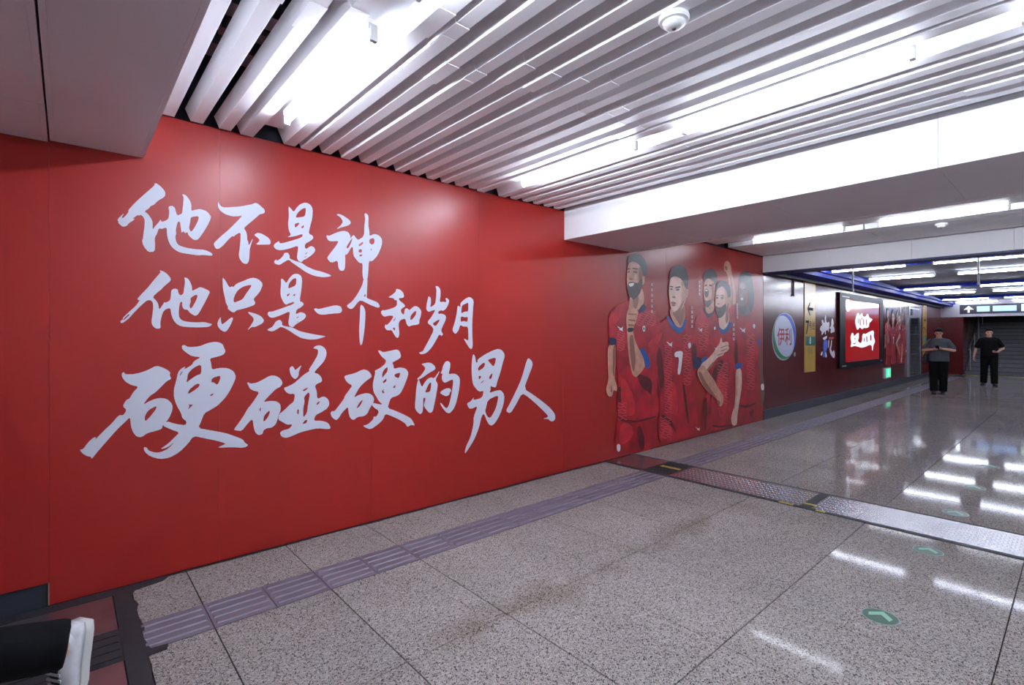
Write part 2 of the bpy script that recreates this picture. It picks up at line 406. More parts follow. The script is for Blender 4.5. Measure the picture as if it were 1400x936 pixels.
glyph(Crop(285, 270, 9.356), ([(128,50),(140,90),(180,125),(250,125),(400,115),(480,100),(560,85),(590,68),(630,75),(670,110),(715,150),(722,190),(700,205),(655,212),(610,255),(520,330),(450,390),(480,430),(495,490),(495,545),(508,560),(512,605),(525,600),(560,530),(570,530),(530,640),(525,700),(520,800),(495,850),(440,840),(395,780),(388,720),(400,640),(410,540),(410,440),(340,480),(325,500),(305,490),(250,540),(180,620),(120,662),(85,645),(65,590),(90,560),(170,485),(260,410),(350,320),(440,225),(370,240),(300,240),(220,215),(165,180),(130,140),(118,95)],),
  ([(580,480),(625,448),(690,465),(760,510),(795,550),(790,600),(740,600),(600,602),(640,570),(655,540),(620,505)],))
glyph(Crop(368, 270, 7.8), ([(205,90),(225,110),(262,155),(290,110),(330,70),(390,50),(440,75),(465,120),(460,220),(435,310),(420,385),(465,405),(472,435),(435,465),(385,490),(378,530),(395,550),(440,515),(475,525),(495,560),(470,600),(400,650),(365,665),(345,690),(310,675),(295,640),(305,570),(310,510),(210,545),(130,562),(75,555),(45,520),(60,490),(110,460),(105,480),(130,490),(220,465),(350,425),(360,385),(275,412),(185,425),(235,400),(210,355),(200,280),(210,200)],
  [(280,215),(300,165),(350,120),(390,108),(390,150),(380,200),(330,210)], [(270,280),(310,268),(325,275),(290,315),(275,320)], [(345,310),(372,290),(365,325),(340,325)], [(378,605),(412,575),(398,602)], [(370,640),(410,615),(385,640)]),
  ([(50,680),(80,655),(75,675),(110,660),(150,620),(160,590),(200,585),(220,625),(215,650),(290,680),(345,695),(400,735),(480,770),(580,795),(670,832),(630,845),(570,850),(480,835),(400,800),(320,745),(240,690),(210,660),(160,685),(110,720),(60,705)],))
glyph(Crop(440, 285, 6.24), ([(120,50),(150,45),(190,65),(240,100),(248,125),(225,145),(165,160),(120,178),(165,140),(180,110),(160,75)],),
  ([(35,235),(50,225),(60,235),(120,205),(185,188),(225,200),(245,235),(240,260),(270,220),(290,250),(310,270),(360,235),(362,150),(370,90),(362,45),(378,38),(398,65),(395,140),(405,200),(405,235),(450,215),(490,230),(515,265),(510,320),(475,400),(430,450),(400,445),(395,540),(388,610),(355,610),(345,560),(348,465),(320,465),(290,430),(268,400),(262,310),(215,395),(197,390),(200,440),(195,525),(160,533),(140,505),(135,440),(80,465),(42,425),(60,395),(120,320),(145,275),(90,280),(55,275)],
   [(310,310),(350,280),(352,300),(320,325)], [(312,350),(340,345),(342,375),(315,375)], [(318,395),(345,390),(340,405),(322,408)], [(405,260),(445,250),(450,290),(430,310),(405,295)], [(415,345),(425,340),(420,365)], [(205,335),(235,285),(262,245),(250,290),(225,340)]))
glyph(Crop(155, 360, 9.357), ([(585,85),(605,105),(595,125),(520,210),(440,310),(360,390),(305,455),(315,470),(340,465),(290,540),(200,620),(120,695),(125,715),(90,735),(95,765),(130,755),(200,700),(270,620),(350,540),(430,470),(480,470),(505,500),(510,560),(500,650),(485,750),(500,795),(545,835),(605,830),(600,760),(615,680),(640,610),(680,580),(730,570),(740,650),(765,720),(810,775),(870,805),(970,815),(1100,818),(1230,810),(1265,775),(1240,768),(1160,748),(1050,755),(940,745),(880,730),(840,690),(835,620),(845,530),(860,490),(880,490),(880,550),(905,590),(950,590),(975,630),(1045,672),(1080,655),(1120,590),(1175,490),(1215,410),(1238,360),(1180,325),(1110,300),(1060,325),(1005,355),(1005,300),(985,240),(950,190),(905,175),(918,230),(905,320),(895,390),(855,410),(830,375),(825,330),(780,320),(740,340),(735,420),(725,475),(660,505),(655,490),(630,530),(585,595),(575,520),(545,470),(500,430),(580,355),(610,335),(650,290),(730,225),(735,190),(690,135),(640,100)],
  [(985,440),(1050,400),(1080,405),(1060,470),(1010,560),(985,580),(972,540),(990,490)], [(195,645),(212,655),(150,710),(125,732),(132,705)]))
glyph(Crop(290, 370, 9.356), ([(130,80),(165,115),(220,215),(260,195),(265,215),(310,165),(400,130),(480,95),(545,88),(610,120),(650,170),(620,250),(585,300),(540,345),(530,370),(550,400),(545,435),(450,470),(380,490),(310,505),(280,535),(240,520),(195,480),(205,465),(175,410),(160,330),(140,250)],
  [(330,245),(400,200),(480,180),(505,185),(480,230),(430,300),(390,365),(330,390),(280,408),(272,370),(290,310)]),
  ([(110,585),(112,640),(125,690),(180,650),(235,600),(270,597),(255,650),(215,730),(180,775),(150,780),(95,745),(65,690),(75,640)],),
  ([(450,530),(480,528),(560,550),(625,580),(665,630),(645,670),(580,705),(540,720),(510,715),(445,765),(500,690),(530,640),(530,600)],))
C = Crop(360, 365, 8.508)
glyph(C, ([(205,130),(235,145),(268,190),(300,130),(345,85),(390,75),(435,95),(452,140),(445,240),(420,400),(455,405),(472,435),(440,465),(385,495),(375,550),(430,522),(480,535),(500,570),(470,610),(400,650),(360,680),(345,700),(305,690),(290,650),(300,580),(310,510),(200,560),(110,592),(70,580),(45,545),(65,515),(95,520),(200,485),(350,430),(362,400),(300,420),(262,440),(235,410),(205,350),(198,290),(205,210)],
  [(285,250),(300,185),(345,135),(385,125),(380,210),(330,235)], [(272,320),(312,300),(300,325),(278,345)], [(345,325),(372,305),(368,335),(350,335)], [(382,595),(412,565),(400,592)], [(385,645),(412,622),(400,640)]),
  ([(45,725),(75,710),(110,690),(145,630),(190,610),(218,640),(215,680),(300,695),(345,705),(420,745),(530,770),(640,790),(735,805),(680,820),(620,840),(530,842),(440,825),(370,785),(290,730),(205,690),(160,720),(110,748),(60,740)],))
glyph(C, ([(585,485),(615,478),(640,490),(740,465),(840,442),(900,455),(918,500),(900,535),(800,540),(690,555),(640,545),(605,515)],))
C = Crop(470, 390, 9.364)
glyph(C, ([(255,-90),(303,-90),(300,0),(295,100),(290,160),(340,180),(430,215),(462,260),(450,285),(415,280),(330,245),(215,185),(170,225),(130,280),(95,305),(60,290),(35,262),(60,240),(110,200),(170,120),(235,0)], [(255,140),(275,100),(280,145)]),
  ([(210,240),(250,265),(275,320),(275,420),(265,560),(240,740),(212,775),(200,700),(195,560),(205,420)],))
glyph(C, ([(570,150),(620,120),(665,80),(670,40),(720,55),(760,90),(772,140),(755,160),(700,165),(715,195),(760,230),(790,265),(750,290),(730,310),(735,350),(770,380),(780,300),(810,290),(840,320),(880,280),(915,262),(960,280),(995,330),(985,390),(965,450),(968,490),(930,505),(870,510),(835,528),(805,500),(785,420),(720,445),(700,490),(705,560),(712,620),(695,675),(665,660),(640,620),(612,570),(580,575),(545,570),(520,530),(540,490),(545,515),(600,460),(640,390),(580,385),(520,402),(490,380),(472,340),(495,315),(520,320),(600,300),(680,265),(680,185),(650,190),(640,165),(580,155)],
  [(850,420),(860,380),(900,335),(930,325),(920,380),(880,430),(855,445)], [(640,440),(665,410),(655,440),(635,465)], [(625,545),(655,535),(655,580),(640,570)]))
C = Crop(565, 385, 8.511)
glyph(C, ([(255,50),(285,50),(315,85),(318,150),(305,240),(350,230),(375,240),(385,220),(372,200),(385,185),(420,215),(405,270),(380,315),(345,340),(325,330),(290,345),(290,375),(340,370),(380,395),(378,440),(345,510),(320,570),(348,610),(330,632),(300,610),(265,680),(210,770),(150,830),(95,845),(60,825),(110,810),(130,770),(180,680),(240,560),(210,510),(175,490),(165,465),(210,410),(260,325),(215,335),(180,352),(150,325),(155,260),(170,195),(178,165),(205,190),(205,250),(195,300),(255,260),(265,180),(270,90)],
  [(220,490),(265,455),(310,435),(295,470),(260,520)]))
glyph(C, ([(515,270),(550,300),(545,250),(600,200),(655,172),(705,215),(695,300),(685,480),(685,600),(692,740),(680,782),(655,775),(620,720),(585,662),(605,665),(640,690),(640,600),(635,520),(580,522),(545,500),(530,560),(490,612),(450,565),(480,480),(505,370)],
  [(565,275),(620,250),(640,240),(638,350),(600,345),(558,370),(560,320)], [(552,400),(600,415),(635,405),(630,470),(585,455),(550,470)]))
C = Crop(105, 460, 5.2)
glyph(C, ([(320,260),(335,250),(345,268),(420,265),(500,240),(565,205),(615,220),(665,250),(660,275),(672,300),(640,315),(600,355),(560,395),(520,420),(495,450),(470,485),(520,455),(580,435),(640,440),(680,480),(680,520),(660,570),(640,600),(610,630),(605,655),(560,670),(500,685),(460,715),(425,710),(400,680),(385,640),(378,570),(350,600),(300,645),(250,700),(180,780),(145,820),(105,870),(100,852),(75,850),(40,830),(20,803),(45,800),(80,750),(120,715),(140,715),(125,738),(200,660),(245,620),(300,555),(330,560),(355,520),(325,495),(350,450),(375,440),(400,395),(440,355),(390,345),(345,320),(320,285)],
  [(485,560),(510,520),(570,490),(560,520),(520,570),(490,600),(482,590)]),
  ([(745,65),(765,58),(790,75),(870,70),(930,45),(990,35),(1035,50),(1045,75),(1058,105),(1040,130),(990,145),(945,155),(955,190),(960,235),(1010,222),(1070,222),(1115,245),(1132,285),(1115,330),(1085,390),(1050,440),(1000,490),(950,520),(905,545),(885,600),(862,650),(950,665),(1060,685),(1130,710),(1180,730),(1195,755),(1220,770),(1190,790),(1100,785),(995,790),(1040,770),(1060,760),(1000,740),(900,720),(830,705),(790,760),(730,820),(660,860),(590,870),(520,850),(480,815),(475,785),(495,785),(510,810),(560,825),(600,820),(650,795),(700,745),(640,790),(590,800),(650,760),(700,710),(730,680),(670,660),(605,630),(640,600),(700,620),(775,630),(780,600),(750,580),(740,540),(710,490),(690,430),(690,370),(705,320),(720,250),(745,225),(775,210),(760,235),(820,200),(830,175),(885,145),(820,140),(780,115),(750,90)],
   [(785,300),(790,260),(830,220),(885,195),(885,265),(850,275),(800,310),(778,328)], [(790,400),(800,375),(850,335),(873,335),(870,355),(830,385),(792,408)], [(955,325),(960,295),(1020,275),(1020,300),(1000,345),(975,325)], [(945,415),(975,400),(965,418),(950,422)], [(795,475),(805,485),(828,480),(810,500),(790,520),(800,495)], [(735,262),(755,240),(745,262),(731,282)]))
C = Crop(315, 465, 6.455)
glyph(C, ([(145,375),(160,370),(175,382),(230,375),(290,345),(350,310),(400,312),(445,340),(462,380),(440,410),(400,430),(370,460),(330,500),(290,545),(340,535),(400,535),(440,560),(445,610),(425,660),(415,700),(400,740),(365,770),(320,775),(290,795),(285,825),(250,838),(220,815),(205,770),(195,690),(150,735),(100,800),(55,795),(30,790),(45,765),(80,720),(120,660),(150,605),(180,570),(220,515),(255,455),(205,445),(170,425),(160,400)],
  [(290,700),(300,660),(340,620),(350,630),(330,680),(295,720)], [(255,605),(272,592),(262,635)]),
  ([(725,70),(760,45),(800,45),(840,75),(850,120),(830,180),(780,235),(735,285),(775,295),(805,330),(808,365),(760,385),(745,405),(762,450),(765,520),(820,492),(860,515),(875,560),(855,600),(800,635),(750,660),(735,710),(800,708),(860,725),(885,770),(870,785),(770,775),(700,790),(620,810),(540,845),(490,862),(450,850),(435,815),(460,795),(520,780),(550,740),(500,745),(460,720),(420,700),(430,650),(470,620),(520,570),(560,540),(570,470),(520,475),(485,450),(470,420),(510,405),(560,380),(600,345),(650,300),(700,270),(690,260),(730,200),(770,130),(775,80)],
   [(648,500),(690,455),(700,480),(685,560),(675,640),(642,685),(642,600),(655,540)], [(632,442),(680,415),(684,422),(652,450)], [(590,612),(605,607),(600,660),(587,640)], [(765,548),(790,535),(780,560),(757,572)], [(632,740),(660,702),(680,702),(670,730)]),
  ([(520,245),(545,225),(560,240),(570,265),(600,240),(630,215),(605,270),(600,320),(570,345),(540,320),(525,285)],))
C = Crop(445, 470, 7.485)
glyph(C, ([(190,335),(210,320),(300,300),(385,258),(430,270),(460,300),(475,335),(440,360),(400,390),(350,440),(315,500),(290,550),(340,520),(420,500),(470,515),(498,555),(490,600),(450,660),(430,710),(390,740),(330,745),(285,780),(250,755),(235,700),(230,640),(170,700),(130,765),(105,780),(60,745),(50,700),(70,685),(90,690),(130,640),(190,560),(195,535),(235,480),(275,425),(230,400),(205,370)], [(320,650),(340,610),(375,570),(380,580),(355,630),(322,660)]),
  ([(535,65),(560,68),(590,85),(660,70),(730,55),(760,75),(775,135),(730,165),(680,190),(695,215),(698,255),(760,238),(820,250),(850,295),(835,350),(800,440),(770,500),(735,530),(670,550),(650,600),(635,655),(720,685),(820,730),(880,765),(918,840),(880,825),(835,850),(820,815),(750,770),(660,730),(610,715),(590,770),(540,820),(460,875),(410,855),(380,835),(430,825),(490,770),(490,740),(520,745),(550,685),(480,640),(480,600),(540,615),(585,620),(545,585),(520,540),(490,490),(482,420),(495,350),(510,290),(500,275),(560,245),(610,205),(620,165),(580,135),(550,95)],
   [(580,300),(600,260),(635,230),(635,280),(600,320),(580,350)], [(585,400),(590,380),(625,350),(620,385),(595,400)], [(572,480),(605,460),(587,482),(605,490),(590,510)], [(705,310),(750,295),(765,300),(750,350),(735,345),(708,335)], [(690,440),(720,415),(710,450),(695,450)]))
glyph(Crop(560, 490, 11.7), ([(185,85),(230,75),(290,62),(345,70),(390,105),(418,155),(390,185),(300,235),(200,310),(120,340),(125,315),(170,280),(220,215),(250,165),(240,130)],),
  ([(145,320),(160,370),(195,460),(240,380),(290,320),(345,298),(390,320),(470,200),(478,215),(410,340),(450,405),(440,480),(420,600),(395,720),(370,840),(330,870),(295,850),(240,780),(225,740),(255,640),(240,620),(215,640),(215,760),(205,860),(165,892),(100,830),(82,770),(95,620),(105,480),(120,390)], [(245,545),(265,490),(310,395),(345,375),(340,460),(325,530)]),
  ([(490,240),(520,180),(530,120),(575,40),(630,45),(650,75),(645,150),(620,250),(680,240),(740,245),(790,290),(805,350),(795,460),(770,600),(740,720),(700,810),(640,875),(590,865),(540,810),(500,745),(485,705),(505,710),(560,780),(590,795),(620,760),(650,660),(680,500),(700,330),(650,345),(560,390),(520,350),(510,290),(530,240)],),
  ([(480,545),(530,500),(600,470),(650,480),(665,515),(635,550),(640,570),(585,605),(520,575)],))
C = Crop(630, 470, 6.04)
glyph(C, ([(100,80),(118,100),(125,155),(140,150),(135,130),(200,85),(260,55),(310,38),(345,55),(365,95),(345,160),(325,240),(300,310),(290,360),(265,355),(245,345),(245,380),(235,405),(290,385),(330,380),(360,420),(355,490),(325,580),(285,650),(250,678),(220,650),(190,570),(170,600),(150,690),(110,790),(60,870),(30,910),(40,850),(80,770),(105,660),(105,600),(140,510),(90,535),(65,530),(48,490),(80,475),(110,435),(100,465),(175,445),(190,385),(150,395),(105,345),(95,310),(88,230),(90,140)],
  [(140,195),(190,150),(200,165),(190,195),(145,225)], [(220,130),(290,110),(285,150),(270,190),(235,150)], [(145,262),(172,266),(150,298)], [(155,328),(195,293),(180,318)], [(237,265),(263,235),(253,288),(232,288)], [(207,530),(222,462),(300,425),(310,440),(290,530),(245,612),(218,600),(200,555)]))
glyph(C, ([(545,130),(560,115),(590,145),(592,180),(565,250),(520,370),(600,420),(680,480),(740,530),(778,580),(780,620),(760,640),(735,635),(725,620),(675,618),(715,605),(720,590),(650,520),(560,440),(505,405),(460,490),(410,575),(370,555),(400,500),(450,400),(500,290)],))
for crop, outs in GLYPHS:
    mb = MB()
    for k, loops in enumerate(outs): flat(mb, [crop(l) for l in loops], .0003 * k)
    mb.build('brush_character', M_print, mural)

# ================================================================ FOOTBALLERS' MURAL
fm = thing('footballers_mural', 'red panel mural printed with five footballers in red shirts', 'mural', (7.2, 3.82, 0))
for xa, xb in [(5.12, 6.17), (6.17, 7.22), (7.22, 8.28), (8.28, 9.335)]:
    MB().box(xa + .0004, xb - .0004, 3.80, 3.838, .006, 2.90).build('panel', M_red, fm)
def pm(n, c, nz=None): return mat('print ' + n, c, .38, noise=nz)
P_sk = pm('skin', (206, 152, 128), (11, .16)); P_skd = pm('skin in the printed shade', (150, 98, 80)); P_skl = pm('skin light', (228, 188, 170), (11, .14)); P_skb = pm('brown skin', (110, 78, 70))
P_h = pm('dark hair', (40, 37, 42), (22, .45)); P_bd = pm('beard', (72, 54, 52), (26, .4)); P_sh = pm('shirt', (172, 24, 40), (4.5, .42)); P_shl = pm('shirt light', (194, 36, 48), (5, .3))
P_shd = pm('shirt fold', (96, 12, 24), (6, .4)); P_nv = pm('navy', (34, 36, 76)); P_bl = pm('blue cuff', (22, 84, 160)); P_wh = pm('white', (236, 232, 236)); P_wv = pm('wave line', (222, 104, 110))
P_ln = pm('lip', (150, 70, 70)); P_gn = pm('crest green', (40, 110, 80)); P_short = pm('shorts', (160, 20, 30), (5, .4))
LAY = [0]
O = Crop(800, 330, 3.12)
FIG = []
def figure(*parts):
    """one printed footballer: each part is (name, material, outline or list of outlines); later parts lie on top"""
    f = None; base = LAY[0]; LAY[0] += .0022
    root = MB(); first = True
    for k, (nm, m, outs) in enumerate(parts):
        if isinstance(outs[0][0], (int, float)): outs = [outs]
        joined = nm == 'wave_pattern'                        # hair-thin printed lines stay one part
        groups = [outs] if joined else [[o_] for o_ in outs]
        for gi in groups:
            mb = MB()
            for o_ in gi: flat(mb, [O(o_, 2)], base + .0001 * k)
            if first: f = mb.build('footballer_print', m, fm); first = False; FIG.append(f)
            else:
                q = mb.build(nm, m, f)
                if joined: stuff(q)
    return f
def waves(x0, x1, y0, y1, step=11, amp=4, wl=26, th=2.1):
    out = []; y = y0
    while y < y1:
        top = []; bot = []; xx = x0
        while xx <= x1: top.append((xx, y + amp * math.sin(6.283 * xx / wl + y * .13))); bot.append((xx, top[-1][1] + th)); xx += wl / 4.0
        out.append(top + bot[::-1]); y += step
    return out
def puma(x, y, s=1): return [(x - 14 * s, y - 14 * s), (x - 8 * s, y - 11 * s), (x, y - 4 * s), (x + 8 * s, y - 8 * s), (x + 11 * s, y - 14 * s), (x + 9 * s, y - 2 * s), (x + 9 * s, y + 12 * s), (x + 4 * s, y + 4 * s), (x - 6 * s, y + 4 * s), (x - 2 * s, y - 2 * s), (x - 10 * s, y - 6 * s)]
def crest(x, y, s=1): return [(x - 6 * s, y - 10 * s), (x, y - 14 * s), (x + 6 * s, y - 10 * s), (x + 6 * s, y + 6 * s), (x, y + 14 * s), (x - 6 * s, y + 6 * s)]
# far right player, braided hair
figure(('shirt', P_sh, [(640,320),(665,305),(690,298),(730,330),(746,400),(748,440),(738,470),(736,560),(727,690),(690,700),(655,700),(650,560),(660,400)]),
  ('shorts', P_short, [(655,692),(727,684),(738,762),(700,778),(655,786)]), ('fold', P_shd, [[(655,692),(690,700),(727,684),(728,694),(690,712),(655,704)], [(700,720),(722,716),(715,745),(703,748)]]),
  ('arm', P_skb, [(738,440),(749,436),(754,520),(762,600),(766,650),(756,712),(749,690),(748,620),(743,540)]), ('wristband', P_wh, [(748,610),(762,604),(764,632),(752,636)]), ('cuff', P_bl, [(737,420),(749,418),(751,440),(738,444)]),
  ('neck', P_skb, [(660,280),(700,270),(705,310),(680,322),(660,310)]), ('face', P_skb, [(655,175),(675,165),(690,180),(694,250),(686,290),(670,308),(656,290),(651,235)]),
  ('cheek_light', pm('brown skin light', (150, 122, 116)), [[(660,178),(680,176),(684,200),(668,206),(658,200)], [(658,225),(670,222),(672,250),(660,252)]]),
  ('hair', P_h, [(652,178),(656,145),(680,122),(705,132),(716,170),(721,240),(716,285),(704,305),(696,280),(694,215),(688,182),(670,168)]),
  ('beard', P_bd, [(653,268),(670,280),(688,262),(692,285),(676,314),(656,300)]), ('mouth', P_wh, [(663,240),(673,238),(674,250),(665,252)]), ('eyes', P_h, [[(657,202),(667,200),(666,206),(658,207)], [(674,200),(686,202),(684,208),(675,207)]]),
  ('wave_pattern', P_wv, waves(690, 726, 400, 640, 12)), ('chest_mark', P_wh, puma(672, 380)), ('crest', P_wh, crest(720, 362, .8)))
# shouting player with raised fist
figure(('shirt', P_sh, [(468,330),(490,298),(515,278),(550,292),(575,330),(560,420),(540,480),(505,500),(482,470),(465,400)]),
  ('raised_arm', P_sk, [(590,100),(598,82),(612,84),(622,105),(622,130),(634,170),(642,230),(640,275),(622,310),(606,300),(614,240),(612,170),(604,135),(592,125)]),
  ('arm_shade', P_skd, [[(616,150),(622,150),(632,220),(628,280),(618,295),(624,230)], [(594,104),(606,106),(606,124),(595,120)]]),
  ('sleeve', P_sh, [(610,285),(640,262),(648,300),(630,330),(608,330)]),
  ('neck', P_sk, [(512,262),(548,240),(552,290),(530,312),(512,295)]), ('face', P_sk, [(507,172),(525,152),(545,160),(556,190),(552,235),(538,270),(518,280),(507,255),(503,205)]),
  ('face_shade', P_skd, [(538,175),(553,180),(552,232),(538,268),(528,272),(540,240)]),
  ('hair', P_h, [(503,172),(502,145),(515,122),(535,114),(552,122),(562,145),(561,180),(554,190),(545,168),(525,156),(512,165)]),
  ('mouth', P_bd, [(509,203),(520,200),(527,212),(524,236),(513,240),(508,225)]), ('teeth', P_wh, [(511,206),(521,205),(522,212),(511,212)]), ('beard', P_bd, [(507,248),(520,256),(536,244),(534,270),(520,284),(508,268)]),
  ('eyes', P_h, [[(508,186),(518,182),(518,190),(509,192)], [(528,182),(541,186),(539,192),(528,190)]]), ('collar', P_nv, [[(500,285),(508,278),(522,318),(548,294),(552,302),(522,332)]]),
  ('wave_pattern', P_wv, waves(480, 530, 350, 460, 12)), ('chest_mark', P_wh, puma(490, 378, .8)), ('crest', P_wh, crest(552, 370, .6)))
# player with a hand on his chest
figure(('shirt', P_sh, [(535,420),(545,385),(570,360),(600,370),(622,348),(648,380),(662,440),(668,525),(640,545),(634,640),(632,740),(628,795),(560,800),(500,822),(498,720),(520,620),(540,560),(515,530),(488,515),(510,470)]),
  ('fold', P_shd, [[(538,560),(560,520),(585,500),(590,520),(565,560),(545,640),(530,700)], [(640,400),(650,450),(650,520),(640,545),(634,480)], [(540,780),(580,786),(630,778),(630,786),(580,794),(540,790)], [(500,690),(520,650),(516,800),(504,815)]]),
  ('shirt_light', P_shl, [[(566,560),(600,560),(606,700),(590,760),(566,740),(560,640)]]), ('wave_pattern', P_wv, waves(562, 612, 520, 700, 12)),
  ('arm', P_skl, [(640,545),(666,538),(667,620),(655,690),(648,740),(646,782),(628,786),(620,760),(626,730),(636,700),(640,630)]), ('arm_shade', P_sk, [(640,548),(648,546),(650,620),(640,700),(632,730),(640,640)]),
  ('cuff', P_bl, [[(636,522),(668,514),(669,538),(639,546)], [(490,505),(512,488),(522,500),(496,524)]]),
  ('chest_arm', P_skl, [(492,522),(520,502),(545,475),(560,448),(572,436),(576,410),(582,412),(582,432),(604,426),(612,434),(608,448),(614,452),(606,468),(590,474),(588,486),(566,492),(548,512),(530,540),(505,566),(490,548)]),
  ('finger_shade', P_skd, [[(574,452),(606,440),(606,443),(575,456)], [(574,466),(604,456),(604,459),(575,470)], [(560,484),(588,474),(588,477),(562,488)], [(505,560),(530,530),(548,508),(542,530),(520,556)]]),
  ('neck', P_skl, [(566,315),(604,270),(616,330),(604,362),(588,378),(570,366)]), ('neck_shade', P_skd, [(600,280),(606,275),(612,330),(600,355),(596,330)]),
  ('collar', P_bl, [(564,352),(572,366),(588,378),(604,362),(616,340),(626,350),(610,380),(590,396),(570,384)]),
  ('face', P_skl, [(556,215),(566,192),(585,186),(602,205),(610,250),(602,285),(588,312),(570,322),(558,308),(552,262)]), ('face_shade', P_sk, [(590,200),(602,206),(609,250),(601,285),(588,312),(592,270),(594,235)]),
  ('hair', P_h, [(555,215),(557,186),(574,166),(602,168),(618,192),(621,230),(612,248),(606,240),(602,212),(586,190),(566,198)]), ('ear', P_sk, [(606,240),(617,236),(616,262),(608,268)]),
  ('beard', P_bd, [(554,272),(566,282),(580,280),(598,262),(602,285),(590,314),(572,330),(557,310)]), ('lips', P_ln, [(556,286),(572,288),(570,295),(557,294)]),
  ('eyes', P_h, [[(556,238),(566,236),(566,243),(557,244)], [(576,236),(590,238),(588,245),(577,244)]]), ('brows', P_bd, [[(555,230),(567,227),(567,231),(556,234)], [(574,227),(592,230),(591,234),(575,231)]]), ('nose', P_skd, [(562,262),(572,264),(570,269),(562,268)]),
  ('chest_mark', P_wh, puma(556, 458, .5)))
# player on the left, laughing
figure(('shirt', P_sh, [(100,310),(125,280),(168,258),(190,252),(215,285),(245,275),(285,295),(320,330),(318,420),(312,520),(308,640),(318,735),(275,762),(205,772),(140,756),(134,690),(140,600),(132,500),(130,440),(104,436),(97,370)]),
  ('shorts', P_short, [(136,752),(205,768),(275,760),(306,740),(306,822),(300,880),(240,900),(140,912),(126,914),(126,840)]),
  ('fold', P_shd, [[(216,560),(260,575),(285,590),(280,660),(268,640),(235,620)], [(140,610),(160,640),(150,690),(134,680)], [(140,750),(205,766),(300,742),(300,750),(205,776),(140,760)], [(215,800),(232,780),(250,830),(250,890),(232,886)], [(170,800),(215,800),(180,816)]]),
  ('shirt_light', P_shl, [[(150,560),(200,640),(215,740),(165,745),(150,690)], [(150,770),(200,780),(205,830),(160,870),(140,850)], [(105,320),(130,290),(160,280),(150,320),(120,360)]]),
  ('wave_pattern', P_wv, waves(134, 172, 380, 470, 9) + waves(215, 300, 300, 360, 9) + waves(136, 176, 690, 760, 13)),
  ('arm', P_sk, [(94,440),(128,438),(128,490),(126,540),(122,585),(136,618),(132,642),(120,630),(112,662),(95,660),(85,630),(98,590),(94,520)]), ('arm_shade', P_skd, [[(116,445),(128,442),(127,500),(121,585),(114,560)], [(104,640),(110,605),(114,645)]]),
  ('cuff', P_nv, [(97,408),(131,412),(133,440),(100,444)]),
  ('neck', P_sk, [(190,235),(236,190),(252,230),(244,278),(222,296),(195,270)]), ('neck_shade', P_skd, [(195,245),(225,225),(226,262),(214,292),(197,270)]), ('collar', P_nv, [[(186,245),(194,250),(196,268),(188,262)], [(222,296),(246,262),(262,282),(248,300),(228,306)]]),
  ('face', P_sk, [(178,105),(190,84),(220,84),(240,100),(244,150),(236,205),(215,238),(196,244),(180,222),(174,170)]), ('face_shade', P_skd, [(226,110),(241,105),(244,150),(236,205),(222,225),(226,170)]), ('ear', P_sk, [(238,148),(252,144),(250,180),(240,188)]),
  ('hair', P_h, [(178,98),(180,66),(200,52),(232,56),(254,76),(264,112),(260,148),(248,150),(241,128),(232,102),(208,86),(190,88)]),
  ('beard', P_bd, [(177,190),(184,172),(206,172),(222,180),(240,150),(243,180),(232,222),(208,248),(190,244),(180,222)]), ('smile', P_wh, [(182,180),(192,178),(208,176),(202,190),(188,194)]),
  ('eyes', P_h, [[(178,128),(188,126),(188,132),(179,134)], [(202,126),(222,128),(220,135),(203,133)]]), ('brows', P_h, [[(177,116),(190,113),(190,118),(178,121)], [(198,112),(224,115),(225,121),(199,118)]]), ('nose', P_skd, [(186,152),(200,158),(198,166),(185,164)]), ('cheek', P_skl, [(206,140),(222,144),(218,164),(206,160)]),
  ('chest_mark', P_wh, puma(148, 374)), ('crest', P_wh, crest(248, 372)), ('crest_centre', P_gn, crest(248, 372, .5)), ('shorts_crest', P_wh, crest(140, 880, 1.3)))
